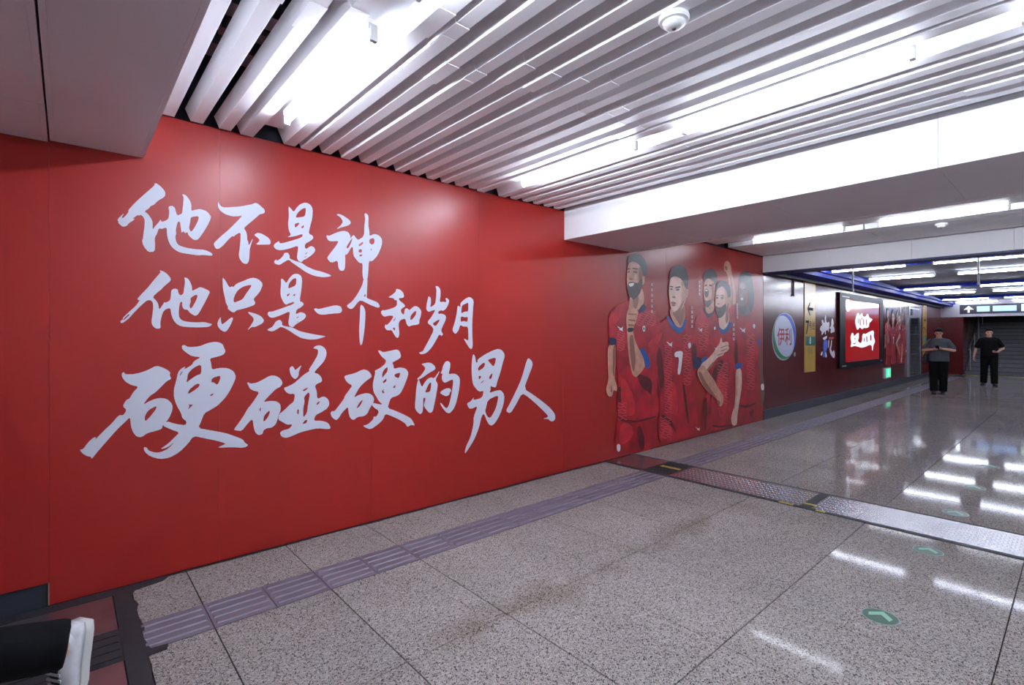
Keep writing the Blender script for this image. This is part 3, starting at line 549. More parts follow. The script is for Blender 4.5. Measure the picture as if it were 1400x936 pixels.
# middle player, number 7, finger raised
figure(('shirt', P_sh, [(235,462),(262,410),(300,370),(345,322),(370,345),(400,378),(420,335),(452,345),(472,390),(486,450),(494,520),(470,545),(462,600),(470,700),(484,800),(440,834),(380,848),(318,862),(306,800),(318,720),(310,610),(300,530),(268,540),(250,500)]),
  ('fold', P_shd, [[(300,480),(318,440),(330,520),(336,610),(316,640),(308,560)], [(318,735),(345,742),(372,770),(390,830),(376,800),(345,766),(322,755)], [(410,600),(420,600),(436,720),(440,790),(428,740)], [(450,440),(470,430),(476,500),(462,560),(454,520)]]),
  ('shirt_light', P_shl, [[(345,600),(385,600),(396,740),(370,740),(350,700)], [(260,440),(300,400),(330,380),(315,430),(280,460)], [(325,790),(360,780),(375,830),(330,848)]]),
  ('wave_pattern', P_wv, waves(336, 374, 440, 730, 11) + waves(416, 450, 400, 620, 13) + waves(318, 366, 750, 840, 12)),
  ('pointing_arm', P_sk, [(186,242),(192,236),(200,246),(204,284),(220,290),(224,306),(218,326),(214,346),(204,360),(202,392),(214,432),(232,470),(254,480),(262,510),(246,545),(228,566),(212,580),(197,566),(184,500),(178,430),(175,380),(172,330),(176,300),(184,288)]),
  ('arm_shade', P_skd, [[(186,400),(202,396),(206,440),(214,500),(206,560),(196,540),(188,470)], [(180,330),(214,334),(212,342),(182,338)], [(180,352),(206,354),(204,362),(180,362)], [(178,306),(218,308),(217,314),(179,312)]]),
  ('watch', P_h, [(177,368),(203,366),(203,384),(178,388)]), ('cuff', P_bl, [(229,462),(244,452),(262,480),(276,512),(270,542),(252,534),(248,500)]),
  ('cuff', P_nv, [(455,500),(488,488),(496,524),(474,545),(458,536)]),
  ('arm', P_sk, [(474,548),(500,522),(520,552),(548,590),(568,630),(588,655),(586,690),(574,706),(564,690),(560,672),(540,655),(516,636),(492,604),(478,574)]), ('arm_shade', P_skd, [[(478,560),(488,550),(510,596),(545,646),(560,668),(540,655),(505,622)], [(562,672),(574,684),(572,700),(564,690)]]),
  ('neck', P_sk, [(356,285),(420,255),(424,330),(404,372),(386,366),(362,322)]), ('neck_shade', P_skd, [(364,300),(404,296),(420,270),(422,320),(404,366),(392,340)]),
  ('collar', P_bl, [(342,322),(352,314),(372,348),(392,366),(408,368),(420,328),(430,336),(420,376),(398,396),(372,378)]),
  ('face', P_skl, [(357,165),(370,148),(405,152),(424,182),(434,215),(426,255),(408,288),(392,306),(372,300),(360,276),(353,220)]), ('face_shade', P_sk, [(404,165),(424,186),(433,215),(426,255),(406,290),(396,300),(408,250),(412,215)]), ('jaw_shade', P_skd, [(420,245),(408,288),(392,306),(376,300),(392,292),(406,268)]),
  ('ear', P_sk, [(424,208),(438,200),(437,232),(426,246)]),
  ('hair', P_h, [(356,168),(357,140),(368,112),(396,97),(424,110),(438,145),(436,190),(428,205),(420,186),(408,160),(380,146),(366,150)]),
  ('brows', P_h, [[(357,188),(373,191),(372,197),(358,194)], [(380,195),(404,190),(404,197),(381,201)]]), ('eyes', P_h, [[(359,200),(371,201),(370,207),(360,206)], [(384,203),(400,201),(398,209),(385,210)]]), ('nose', P_skd, [(368,232),(384,234),(381,243),(368,241)]), ('lips', P_ln, [[(362,258),(376,256),(388,264),(376,268),(364,266)], [(364,268),(386,268),(378,277),(366,275)]]),
  ('chest_mark', P_wh, puma(358, 440)), ('crest', P_wh, crest(442, 444)), ('number', P_wh, [(378,470),(413,465),(413,488),(403,568),(389,566),(399,491),(378,494)]),
  ('shorts_mark', P_wh, puma(478, 800, .7)))
# small printed name columns: vertical rows of tiny marks
mb = MB()
for (xx, ya, yb, n) in ((281, 172, 310, 6), (452, 270, 372, 5), (484, 165, 232, 4), (645, 262, 330, 5), (630, 345, 425, 4)):
    for i in range(n):
        y = ya + (yb - ya) * (i + .5) / n
        for dx, dy, ww, hh in ((-4, -5, 8, 2), (-1, -6, 2, 11), (-4, 0, 8, 1.6), (-4, 4, 8, 1.8)):
            flat(mb, [O([(xx + dx, y + dy), (xx + dx + ww, y + dy), (xx + dx + ww, y + dy + hh), (xx + dx, y + dy + hh)], 0)], .014)
stuff(mb.build('name_lettering', P_wh, fm))

# the same printed group once more, smaller, on the wall beyond the light box
fm2 = thing('footballers_print', 'dim footballers print on the maroon wall beyond the lit poster', 'poster', (18.9, 3.80, .3))
MB().box(17.55, 20.25, 3.793, 3.7985, .62, 2.45).build('backing', mat('print maroon', (112, 26, 28), .16), fm2)
k = .6
for f in FIG:
    g = f.copy(); COL.objects.link(g); g.parent = fm2; g.matrix_parent_inverse = Matrix.Identity(4)
    g.scale = (k, 1, .66)
    g.location = (17.62 - 4.95 * k - 18.9, -.0085 - 3.80,   .63 - .3)
    for ch in f.children:
        c = ch.copy(); COL.objects.link(c); c.parent = g
# ================================================================ PRINTS AND SIGNS ON THE FAR WALL
def text_mesh(body, size, m, name, parent, x, z, y, squash=1.0, bold=.0, face='wall'):
    """printed lettering, centred at (x, z) on the plane y; face='wall' reads from -Y, 'end' reads from -X"""
    c = bpy.data.curves.new('txt', 'FONT'); c.body = body; c.size = size; c.align_x = 'CENTER'; c.align_y = 'CENTER'; c.offset = bold; c.resolution_u = 3
    o = bpy.data.objects.new('txt', c); COL.objects.link(o); bpy.context.view_layer.update()
    me = bpy.data.meshes.new_from_object(o.evaluated_get(bpy.context.evaluated_depsgraph_get()))
    bpy.data.objects.remove(o); bpy.data.curves.remove(c)
    for v in me.vertices:
        a, b = v.co.x * squash, v.co.y
        v.co = (x + a, y, z + b) if face == 'wall' else (y, x - a, z + b)
    me.materials.clear(); me.materials.append(m); me.name = name
    return link(name, me, parent)
def ellipse(cx, cz, rx, rz, n=40, rot=0): return [(cx + rx * math.cos(t) * math.cos(rot) - rz * math.sin(t) * math.sin(rot), cz + rx * math.cos(t) * math.sin(rot) + rz * math.sin(t) * math.cos(rot)) for t in [2 * math.pi * i / n for i in range(n)]]
def plate(name, pts, y0, d, m, parent): return MB().prism(pts, lambda a, b, k: (a, y0 - k, b), d).build(name, m, parent)
Yw = 3.80
# round company logo
lg = thing('logo_sign', 'white oval logo with red characters and blue and green crescents', 'logo', (10.3, Yw, 1.05))
plate('rim', ellipse(10.30, 1.49, .585, .455, rot=.12), Yw, .004, pm('logo rim', (176, 190, 206)), lg)
def crescent(rot0, rot1, name, m):
    o_ = []; i_ = []
    for k in range(21):
        t = rot0 + (rot1 - rot0) * k / 20; w_ = math.sin(math.pi * k / 20)
        o_.append((10.30 + .56 * math.cos(t), 1.49 + .435 * math.sin(t))); i_.append((10.30 + (.56 - .13 * w_) * math.cos(t), 1.49 + (.435 - .085 * w_) * math.sin(t)))
    plate(name, o_ + i_[::-1], Yw - .008, .001, m, lg)
plate('disc', ellipse(10.30, 1.49, .54, .42, rot=.12), Yw - .004, .003, pm('logo white', (206, 214, 236)), lg)
crescent(-.75, 2.1, 'blue_crescent', pm('logo blue', (36, 92, 214))); crescent(2.5, 5.3, 'green_crescent', pm('logo green', (30, 140, 74)))
text_mesh('伊利', .36, pm('logo red', (190, 20, 36)), 'lettering', lg, 10.30, 1.46, Yw - .0095, 1.0, .004)
text_mesh('®', .12, P_wh, 'registered_mark', lg, 10.82, 1.13, Yw - .0015)
# yellow way-finding strips
M_yel = mat('gold sign face', (206, 168, 78), .25); M_ink = mat('black ink', (28, 28, 30), .6, spec=.05); M_sg = mat('sign green', (20, 120, 92), .3)
def arrow_left(cx, cz, s): return [(cx - s, cz), (cx - .2 * s, cz + .8 * s), (cx + .1 * s, cz + .8 * s), (cx - .42 * s, cz + .18 * s), (cx + s, cz + .18 * s), (cx + s, cz - .18 * s), (cx - .42 * s, cz - .18 * s), (cx + .1 * s, cz - .8 * s), (cx - .2 * s, cz - .8 * s)]
def way_sign(cx, label, full=True):
    t = thing('wayfinding_strip', label, 'sign', (cx, Yw, .75))
    MB().box(cx - .31, cx + .31, Yw - .012, Yw, .75, 2.6).build('sign_face', M_yel, t)
    MB().poly([arrow_left(cx, 2.06, .17)], lambda a, b: (a, Yw - .0135, b)).build('arrow', M_ink, t)
    text_mesh('7', .40, M_ink, 'numeral', t, cx - .17, 1.66, Yw - .0135, 1, .006)
    text_mesh('号线', .20, M_ink, 'lettering', t, cx + .10, 1.70, Yw - .0135, .9)
    MB().box(cx - .27, cx + .31, Yw - .0135, Yw - .012, 1.30, 1.49).build('green_block', M_sg, t)
    text_mesh('8', .19, P_wh, 'numeral', t, cx, 1.395, Yw - .0145, 1, .006)
    text_mesh('号线', .16, mat('grey ink', (110, 90, 46), .4), 'lettering', t, cx, 1.18, Yw - .0135)
way_sign(11.64, 'gold wayfinding strip with arrow beside the round logo')
way_sign(23.1, 'gold wayfinding strip on the wall beside the far stairs')
# brush slogan
sl = thing('slogan_print', 'small white and blue brush lettering beside the lit poster', 'lettering', (12.7, Yw, .97))
T = Crop(1115, 425, 13.37)
def blob(name, m, pts, par, crop, y, n=1, holes=()):
    mb = MB(); mb.poly([crop(pts, n)] + [crop(h, n) for h in holes], lambda a, b: (a, y, b)); return mb.build(name, m, par)
for i, (m, p) in enumerate([(P_wh, [(172,75),(190,80),(192,200),(222,215),(240,195),(255,215),(250,300),(245,340),(235,395),(222,350),(190,350),(186,430),(172,430),(168,360),(130,430),(108,440),(115,380),(75,340),(90,280),(125,258),(108,190),(118,160),(140,165),(146,215),(165,220)]),
    (P_wh, [(298,130),(315,140),(335,220),(320,270),(345,310),(347,392),(325,380),(280,412),(270,370),(285,335),(250,310),(278,280),(288,200)]),
    (P_wh, [(130,490),(170,470),(212,448),(205,500),(160,530),(138,520)]), (pm('slogan blue', (58, 110, 224)), [(148,530),(215,522),(220,640),(195,720),(165,840),(130,845),(142,740),(140,620)]),
    (P_wh, [(85,790),(122,728),(132,760),(110,822)]), (P_wh, [(175,760),(190,740),(206,840),(180,852)]), (P_wh, [(232,530),(250,525),(245,640),(225,690)]),
    (P_wh, [(285,530),(300,530),(290,640),(277,700),(312,756),(330,708),(350,770),(345,862),(310,850),(262,770),(253,690),(275,620)]), (pm('slogan red', (176, 44, 34)), [(235,480),(330,470),(330,512),(240,520)])]):
    blob('brush_stroke', m, p, sl, T, Yw - .0015 - .0002 * i)
# light box
lb = thing('light_box', 'lit red poster with white brush lettering in a black frame', 'light box', (15.3, Yw, .72))
M_bf = mat('black frame', (16, 16, 20), .45, spec=.12)
xa, xb, za, zb = 13.45, 17.25, .74, 2.52
for n_, a in (('frame_rail', (xa, xb, za, za + .13)), ('frame_rail', (xa, xb, zb - .14, zb)), ('frame_post', (xa, xa + .42, za + .13, zb - .14)), ('frame_post', (xb - .34, xb, za + .13, zb - .14))):
    MB().box(a[0], a[1], Yw - .05, Yw, a[2], a[3]).build(n_, M_bf, lb)
MB().box(xa + .42, xb - .34, Yw - .036, Yw - .01, za + .13, zb - .14).build('screen', mat('backlit red poster', (190, 30, 34), .12, emit=(206, 40, 46), power=.12), lb)
M_lw = mat('backlit white', (240, 240, 245), .2, emit=(236, 242, 255), power=.42)
K = Crop(1150, 400, 9.37)
blob('brush_lettering', M_lw, [(165,320),(180,265),(205,260),(215,300),(230,270),(250,260),(255,300),(290,310),(310,270),(330,280),(340,320),(385,340),(360,370),(340,385),(335,440),(300,455),(270,450),(245,470),(215,440),(200,470),(180,475),(160,400),(155,360)], lb, K, Yw - .0375, 1,
     ([(215,330),(225,330),(228,420),(218,420)], [(262,340),(272,335),(270,420),(262,410)], [(192,320),(199,325),(200,400),(193,390)], [(298,340),(306,338),(308,420),(300,425)], [(240,320),(248,318),(247,350),(240,352)]))
blob('brush_lettering', M_lw, [(115,510),(135,520),(140,560),(180,520),(205,510),(205,580),(190,620),(230,650),(250,600),(245,560),(260,520),(290,530),(320,510),(385,480),(400,500),(395,560),(415,620),(400,660),(390,680),(385,740),(375,740),(370,670),(330,670),(300,690),(240,705),(190,690),(150,680),(95,700),(110,640),(95,570)], lb, K, Yw - .0375, 1,
     ([(150,575),(165,590),(150,600)], [(300,560),(312,555),(315,630),(302,630)], [(350,540),(365,535),(368,610),(352,615)], [(270,580),(282,575),(280,620),(270,625)], [(122,652),(175,637),(150,660)]))
c0 = K([(65, 158), (91, 158), (65, 108)], 0)
MB().poly([ellipse(c0[0][0], c0[0][1], .19, .16)], lambda a, b: (a, Yw - .0375, b)).build('round_mark', M_lw, lb)
for x_, z_, w_ in ((13.62, .79, .3), (16.95, .82, .18), (13.62, 2.43, .55)): MB().box(x_, x_ + w_, Yw - .0515, Yw - .05, z_ - .012, z_ + .012).build('label_strip', mat('faded label', (170, 170, 178), .4), lb)
# exit sign
ex = thing('exit_sign', 'small green running man exit sign low on the maroon wall', 'sign', (17.85, Yw, .28))
MB().box(17.5, 18.2, Yw - .03, Yw, .28, .58).build('housing', M_plast, ex)
MB().box(17.66, 18.17, Yw - .034, Yw - .03, .31, .55).build('lit_face', mat('lit exit green', (20, 150, 100), .3, emit=(40, 220, 150), power=.8), ex)
MB().poly([[(17.80, .34), (17.86, .40), (17.86, .46), (17.80, .45), (17.79, .47), (17.88, .50), (17.92, .49), (17.99, .46), (17.98, .44), (17.92, .46), (17.93, .41), (18.0, .37), (17.98, .33), (17.96, .36), (17.89, .38), (17.82, .33)]], lambda a, b: (a, Yw - .0345, b)).build('running_man', M_lw, ex)
MB().poly([ellipse(17.925, .522, .026, .018, 12)], lambda a, b: (a, Yw - .0345, b)).build('running_man_head', M_lw, ex)
# glazed cabinet with silver posts
gc = thing('glazed_cabinet', 'tall glazed cabinet with two silver posts on the maroon wall', 'cabinet', (21.3, Yw, 0))
M_sil = mat('satin aluminium', (196, 198, 206), .3, metal=.9)
for xx in (20.40, 22.05): MB().box(xx, xx + .13, Yw - .06, Yw, .17, 2.45).build('post', M_sil, gc)
MB().box(20.53, 22.05, Yw - .008, Yw, .17, 2.45).build('back_panel', mat('dark cabinet back', (58, 50, 58), .4), gc)
for z_ in (.2, .9, 1.55, 2.4): MB().box(20.53, 22.05, Yw - .045, Yw - .008, z_ - .02, z_ + .02).build('shelf', M_sil, gc)
gm = mat('cabinet glass', (230, 240, 245), .03); gm.node_tree.nodes['Principled BSDF'].inputs['Transmission Weight'].default_value = 1
MB().box(20.53, 22.05, Yw - .055, Yw - .051, .2, 2.4).build('glass_pane', gm, gc)
for xx, z_, cc in ((20.9, .92, (150, 60, 50)), (21.5, 1.57, (120, 110, 110)), (21.2, .22, (90, 40, 40))):
    MB().lathe((xx, Yw - .03, z_), [(.016, 0), (.018, .02), (.016, .22), (.008, .27), (.008, .31)], 12).build('canister', mat('canister %d' % cc[0], cc, .4), gc)
# short dark upright bar on the wall under the pelmet
t = thing('wall_bar', 'short dark upright bar on the maroon wall above the round logo', 'conduit', (10.72, 3.78, 2.3))
MB().tube((10.72, 3.785, 2.31), (10.72, 3.785, 2.62), .014, n=8).build('pipe', M_dark, t); MB().box(10.70, 10.74, 3.765, 3.80, 2.28, 2.31).build('end_cap', M_dark, t)
# hanging direction sign
M_sb = mat('sign dark face', (16, 18, 52), .3); M_lb = mat('lit pale blue', (150, 190, 250), .3, emit=(150, 196, 255), power=.85); M_lg = mat('lit pale green', (190, 240, 220), .3, emit=(190, 250, 225), power=.9); M_lv = mat('lit violet', (150, 140, 220), .3, emit=(160, 150, 240), power=.7)
hs = thing('direction_sign', 'dark blue lit direction sign with white arrow above the stairs', 'sign', (24.8, 1.8, 2.3))
MB().box(24.74, 24.86, .2, 3.05, 2.30, 2.64).build('sign_box', M_sb, hs)
def face(y_a, y_b, z_a, z_b, nm, m): MB().box(24.735, 24.74, y_b, y_a, z_a, z_b).build(nm, m, hs)
MB().poly([[(2.83, 2.35), (2.77, 2.35), (2.77, 2.46), (2.66, 2.46), (2.80, 2.60), (2.94, 2.46), (2.83, 2.46)]], lambda a, b: (24.734, a, b)).build('arrow', M_lw, hs)
face(2.58, 2.24, 2.38, 2.57, 'lit_block', M_lb); face(2.16, 1.56, 2.38, 2.57, 'lit_block', M_lb); face(1.44, 1.12, 2.36, 2.60, 'lit_block', M_lg); face(1.03, .66, 2.37, 2.59, 'lit_block', M_lv)
MB().poly([[(.97, 2.39), (.91, 2.39), (.85, 2.47), (.79, 2.39), (.73, 2.39), (.82, 2.50), (.82, 2.57), (.88, 2.57), (.88, 2.50)]], lambda a, b: (24.734, a, b)).build('person_icon', M_lw, hs)
for y_ in (.7, 2.5): MB().tube((24.8, y_, 2.64), (24.8, y_, 2.86), .015, n=8).build('hanger', M_plast, hs)

# ================================================================ STAIRS
st = thing('staircase', 'dim grey stone staircase rising at the far end', 'stairs', (26.5, 1, 0))
for i in range(20):
    xx = X1 + .35 + i * .30
    o = MB().box(xx, xx + .32, -1.19, 3.11, -.01 if i == 0 else i * .152 - .05, (i + 1) * .152).build('step', M_stair, st)
    MB().box(xx - .004, xx + .05, -1.19, 3.11, (i + 1) * .152 - .03, (i + 1) * .152 + .003).build('nosing', mat('dark nosing', (70, 70, 76), .5), o)
MB().tube((X1 + .2, 2.98, .95), (X1 + 5.6, 2.98, .95 + 5.4 * .507), .028, n=10).build('handrail', M_sil, st)
for i in range(5): MB().tube((X1 + .5 + i * 1.2, 2.98, .15 + i * .608), (X1 + .5 + i * 1.2, 2.98, 1.1 + i * .608), .018, n=8).build('handrail_post', M_sil, st)
tw = thing('tactile_warning_strip', 'yellow tactile warning strip at the foot of the stairs', 'tactile strip', (25.9, 1, 0))
for i in range(14): 
    MB().box(25.75, 26.05, 3.1 - (i + 1) * .3 + .002, 3.1 - i * .3, 0.0005, .006).build('tactile_tile', M_yellow, tw)

# ================================================================ FLOOR PLATES AND ARROWS
def tread(mb, x0_, x1_, y0_, y1_, z, p=.036):
    i = 0; yy = y0_ + .02
    while yy < y1_ - .02:
        xx = x0_ + .02 + (p / 2 if i % 2 else 0); k = 0
        while xx < x1_ - .02:
            a = .7 if (i + k) % 2 else -.7; c, s_ = math.cos(a), math.sin(a); L_, W_ = .013, .004
            mb.add([(xx + c * L_, yy + s_ * L_, z), (xx - s_ * W_, yy + c * W_, z), (xx - c * L_, yy - s_ * L_, z), (xx + s_ * W_, yy - c * W_, z), (xx, yy, z + .0028)], [(0, 1, 4), (1, 2, 4), (2, 3, 4), (3, 0, 4)])
            xx += p; k += 1
        yy += p * .6; i += 1
pl = thing('steel_threshold_plate', 'worn steel tread plates crossing the floor below the white beam', 'floor plate', (5.1, 1, 0))
for ya, yb in ((3.79, 3.27), (2.95, 1.66), (1.58, -.3), (-.31, -1.94)):
    o = MB().box(4.85, 5.37, yb, ya, -.012, .004).build('plate', M_steel, pl)
    if ya < 3.5 and ya > 0:
        mb = MB(); tread(mb, 4.85, 5.37, yb, ya, .004); stuff(mb.build('tread', M_tread, o))
MB().box(4.85, 5.37, 1.58, 1.66, -.012, .007).build('joint_strip', M_rub, pl)
MB().box(4.80, 4.85, -1.94, 3.79, -.012, .005).build('edge_strip', M_rub, pl); MB().box(5.37, 5.41, -1.94, 3.79, -.012, .004).build('edge_strip', M_rub, pl)
MB().box(4.85, 5.37, 2.955, 3.265, -.012, .003).build('rubber_bed', M_rub, pl)
for k in range(9): MB().box(4.88 + k * .055, 4.91 + k * .055, 2.99, 3.23, .003, .008).build('rubber_rib', M_rub, pl)
for a in ((5.10, 5.16, 2.98, 3.22), (4.79, 4.83, 1.45, 1.52), (4.79, 4.83, 1.70, 1.82), (4.92, 4.96, 1.56, 1.66)): MB().box(*a, .0085, .0095).build('tape_scrap', M_tape, pl)
pl2 = thing('smooth_threshold_plate', 'dark smooth steel plate in the floor at the left edge', 'floor plate', (-.1, 2.5, 0))
M_dsteel = mat('dull dark steel', (160, 150, 154), .3, metal=.9, noise=(5, .12))
for ya, yb in ((3.70, 3.27), (2.93, 1.66), (1.64, -.3), (-.31, -1.94)): MB().box(-.40, .195, yb, ya, -.012, .003).build('plate', M_dsteel, pl2)
rg = [(.2, -1.94), (.285, -1.94), (.285, 2.60), (.278, 2.70), (.29, 2.80), (.283, 2.90), (.36, 2.905), (.37, 2.95), (.30, 2.96), (.285, 3.1), (.30, 3.2), (.28, 3.4), (.30, 3.5), (.275, 3.62), (.30, 3.70), (.44, 3.735), (.47, 3.77), (.36, 3.795), (.2, 3.795)]
MB().prism(rg, lambda a, b, k: (a, b, -.012 + k), .0165).build('edge_strip', M_rub, pl2)
MB().box(-.45, .2, 3.70, 3.795, -.012, .004).build('edge_strip', M_rub, pl2); MB().box(-.45, -.40, -1.94, 3.70, -.012, .004).build('edge_strip', M_rub, pl2)
MB().box(-.40, .2, 2.93, 3.27, -.012, .002).build('rubber_bed', M_rub, pl2)
for k in range(4): MB().box(-.39, .19, 2.975 + k * .075, 3.01 + k * .075, .002, .007).build('rubber_rib', M_rub, pl2)
M_ag = mat('arrow dark green', (20, 76, 56), .35); M_al = mat('arrow pale green', (126, 180, 148), .45)
names = ['nearest the camera', 'just before the steel tread plates', 'just behind the steel tread plates', 'second beyond the steel tread plates', 'farthest along the corridor']
for d, xx in zip(names, (3.262, 4.51, 5.637, 6.731, 7.967)):
    yy = .722
    t = thing('floor_arrow', 'round green arrow marker on the floor, ' + d, 'floor marker', (xx, yy, 0), 'green floor arrows')
    MB().lathe((xx, yy, 0), [(.079, .0006), (.079, .002), (.0775, .0024)], 32).build('disc', M_ag, t)
    MB().lathe((xx, yy, 0), [(.086, .0004), (.086, .0016), (.0795, .002)], 32).build('rim', mat('worn rim', (120, 140, 136), .3, metal=.6), t)
    a = [(.064, 0), (.006, .054), (-.030, .046), (.018, 0), (-.030, -.046), (.006, -.054)]
    MB().poly([[(xx + p, yy + q) for p, q in a]], lambda p, q: (p, q, .0030)).build('chevron', M_al, t)
# ================================================================ PEOPLE
V = Vector
def basis(a, n):
    a = V(a).normalized(); n = V(n); n = (n - a * n.dot(a)).normalized(); return a, n.cross(a), n
def remesh(o, vox, sm=3):
    r = o.modifiers.new('remesh', 'REMESH'); r.mode = 'VOXEL'; r.voxel_size = vox; r.use_smooth_shade = True
    if sm: s_ = o.modifiers.new('smooth', 'SMOOTH'); s_.iterations = sm; s_.factor = .5
    return o
def limb(mb, pts, rad, n=14):
    for (p, q), (a, b) in zip(zip(pts[:-1], pts[1:]), zip(rad[:-1], rad[1:])): mb.tube(p, q, a, b, n, dome=3)
def hand(mb, wrist, d, nrm, side, curl):
    a, s_, n = basis(d, nrm); s_ = s_ * side; w_ = V(wrist)
    R = Matrix((a, s_, n)).transposed()
    mb.ell(w_ + a * .048, (.05, .04, .016), R, 12, 8)
    for i, L_ in enumerate((.070, .078, .073, .058)):
        b0 = w_ + a * .082 + s_ * (-.029 + .0195 * i); c1 = curl; c2 = curl * 2.2
        b1 = b0 + (a * math.cos(c1) + n * math.sin(c1)) * L_ * .55; b2 = b1 + (a * math.cos(c2) + n * math.sin(c2)) * L_ * .5
        limb(mb, (b0, b1, b2), (.0092, .0088, .0075), 8)
    b0 = w_ + a * .025 - s_ * .030; b1 = b0 + (a * .6 - s_ * .62 + n * .35).normalized() * .04; b2 = b1 + (a * .85 - s_ * .2 + n * .5).normalized() * .032
    limb(mb, (b0, b1, b2), (.012, .0105, .0085), 8)
def loft(mb, secs, n=18):
    """secs: (centre, half-width vector, half-depth vector)"""
    mb.rings([[V(c) + V(u) * math.cos(2 * math.pi * i / n) + V(v) * math.sin(2 * math.pi * i / n) for i in range(n)] for c, u, v in secs])
def shoe(root, heel, a, nrm, m_up, m_sole, m_gap, X, laces=True, k=1.0):
    """heel: point under the heel; a: heel to toe; nrm: away from the sole"""
    a, w_, n = basis(a, nrm); h0 = V(heel)
    def at(s_, y, z): return X @ (h0 + a * (s_ * k) + w_ * (y * k) + n * (z * k))
    prof = [(0, .026), (.03, .036), (.08, .038), (.14, .040), (.20, .047), (.245, .043), (.275, .030), (.288, .014)]
    def outline(gr): return [(s_, wd + gr) for s_, wd in prof] 
    mb = MB(); pts = outline(.004); loop = [(s_, wd) for s_, wd in pts] + [(s_, -wd) for s_, wd in pts[::-1]]
    lift = lambda s_: .012 * max(0, (s_ - .2) / .088) ** 2
    mb.rings([[at(s_, y, z + lift(s_)) for s_, y in loop] for z in (0, .010, .026, .030)]); sole = mb.build('sole', m_sole, root, True)
    mb = MB(); rings = []
    top = [.072, .078, .086, .088, .070, .055, .045, .036]
    for (s_, wd), tp in zip(prof, top):
        L_ = lift(s_); z0 = .028 + L_; tp += L_ * .6
        rings.append([at(s_, y, z) for y, z in ((wd, z0), (wd * .97, z0 + (tp - z0) * .45), (wd * .72, z0 + (tp - z0) * .82), (wd * .34, tp), (-wd * .34, tp), (-wd * .72, z0 + (tp - z0) * .82), (-wd * .97, z0 + (tp - z0) * .45), (-wd, z0))])
    mb.rings(rings); up = mb.build('shoe_upper', m_up, root, True)
    mb = MB()
    loft(mb, [(at(.055, 0, .06), X.to_3x3() @ (a * .045 * k), X.to_3x3() @ (w_ * .034 * k)), (at(.055, 0, .098), X.to_3x3() @ (a * .040 * k), X.to_3x3() @ (w_ * .032 * k))], 14); mb.build('shoe_collar', m_up, root, True)
    if laces:
        mb = MB(); mb.rings([[at(s_, y, z) for y, z in ((-wd, tp), (-wd, tp + .004), (wd, tp + .004), (wd, tp))] for s_, wd, tp in ((.095, .016, .087), (.14, .017, .0885), (.19, .017, .0735), (.215, .012, .065))]); mb.build('tongue', m_gap, up)
        for i in range(5):
            s_ = .104 + i * .022; tp = .0915 - max(0, s_ - .14) * .30
            mb = MB(); mb.rings([[at(s_ + ds, y, z) for ds, z in ((-.004, tp), (.004, tp), (.004, tp + .004), (-.004, tp + .004))] for y in (-.03, -.015, .015, .03)])
            mb.build('lace', m_up, up)
SKIN = mat('skin', (206, 158, 136), .5); HAIR = mat('black hair', (10, 9, 10), .75, spec=.15); EYE = mat('dark eye', (24, 20, 20), .3); LIP = mat('lips', (166, 96, 88), .5)
M_shoeb = mat('black shoe', (26, 26, 30), .5); M_sole = mat('dark sole', (40, 40, 44), .6); M_bt = mat('black trousers', (10, 10, 13), .9, spec=.2, noise=(30, .12))
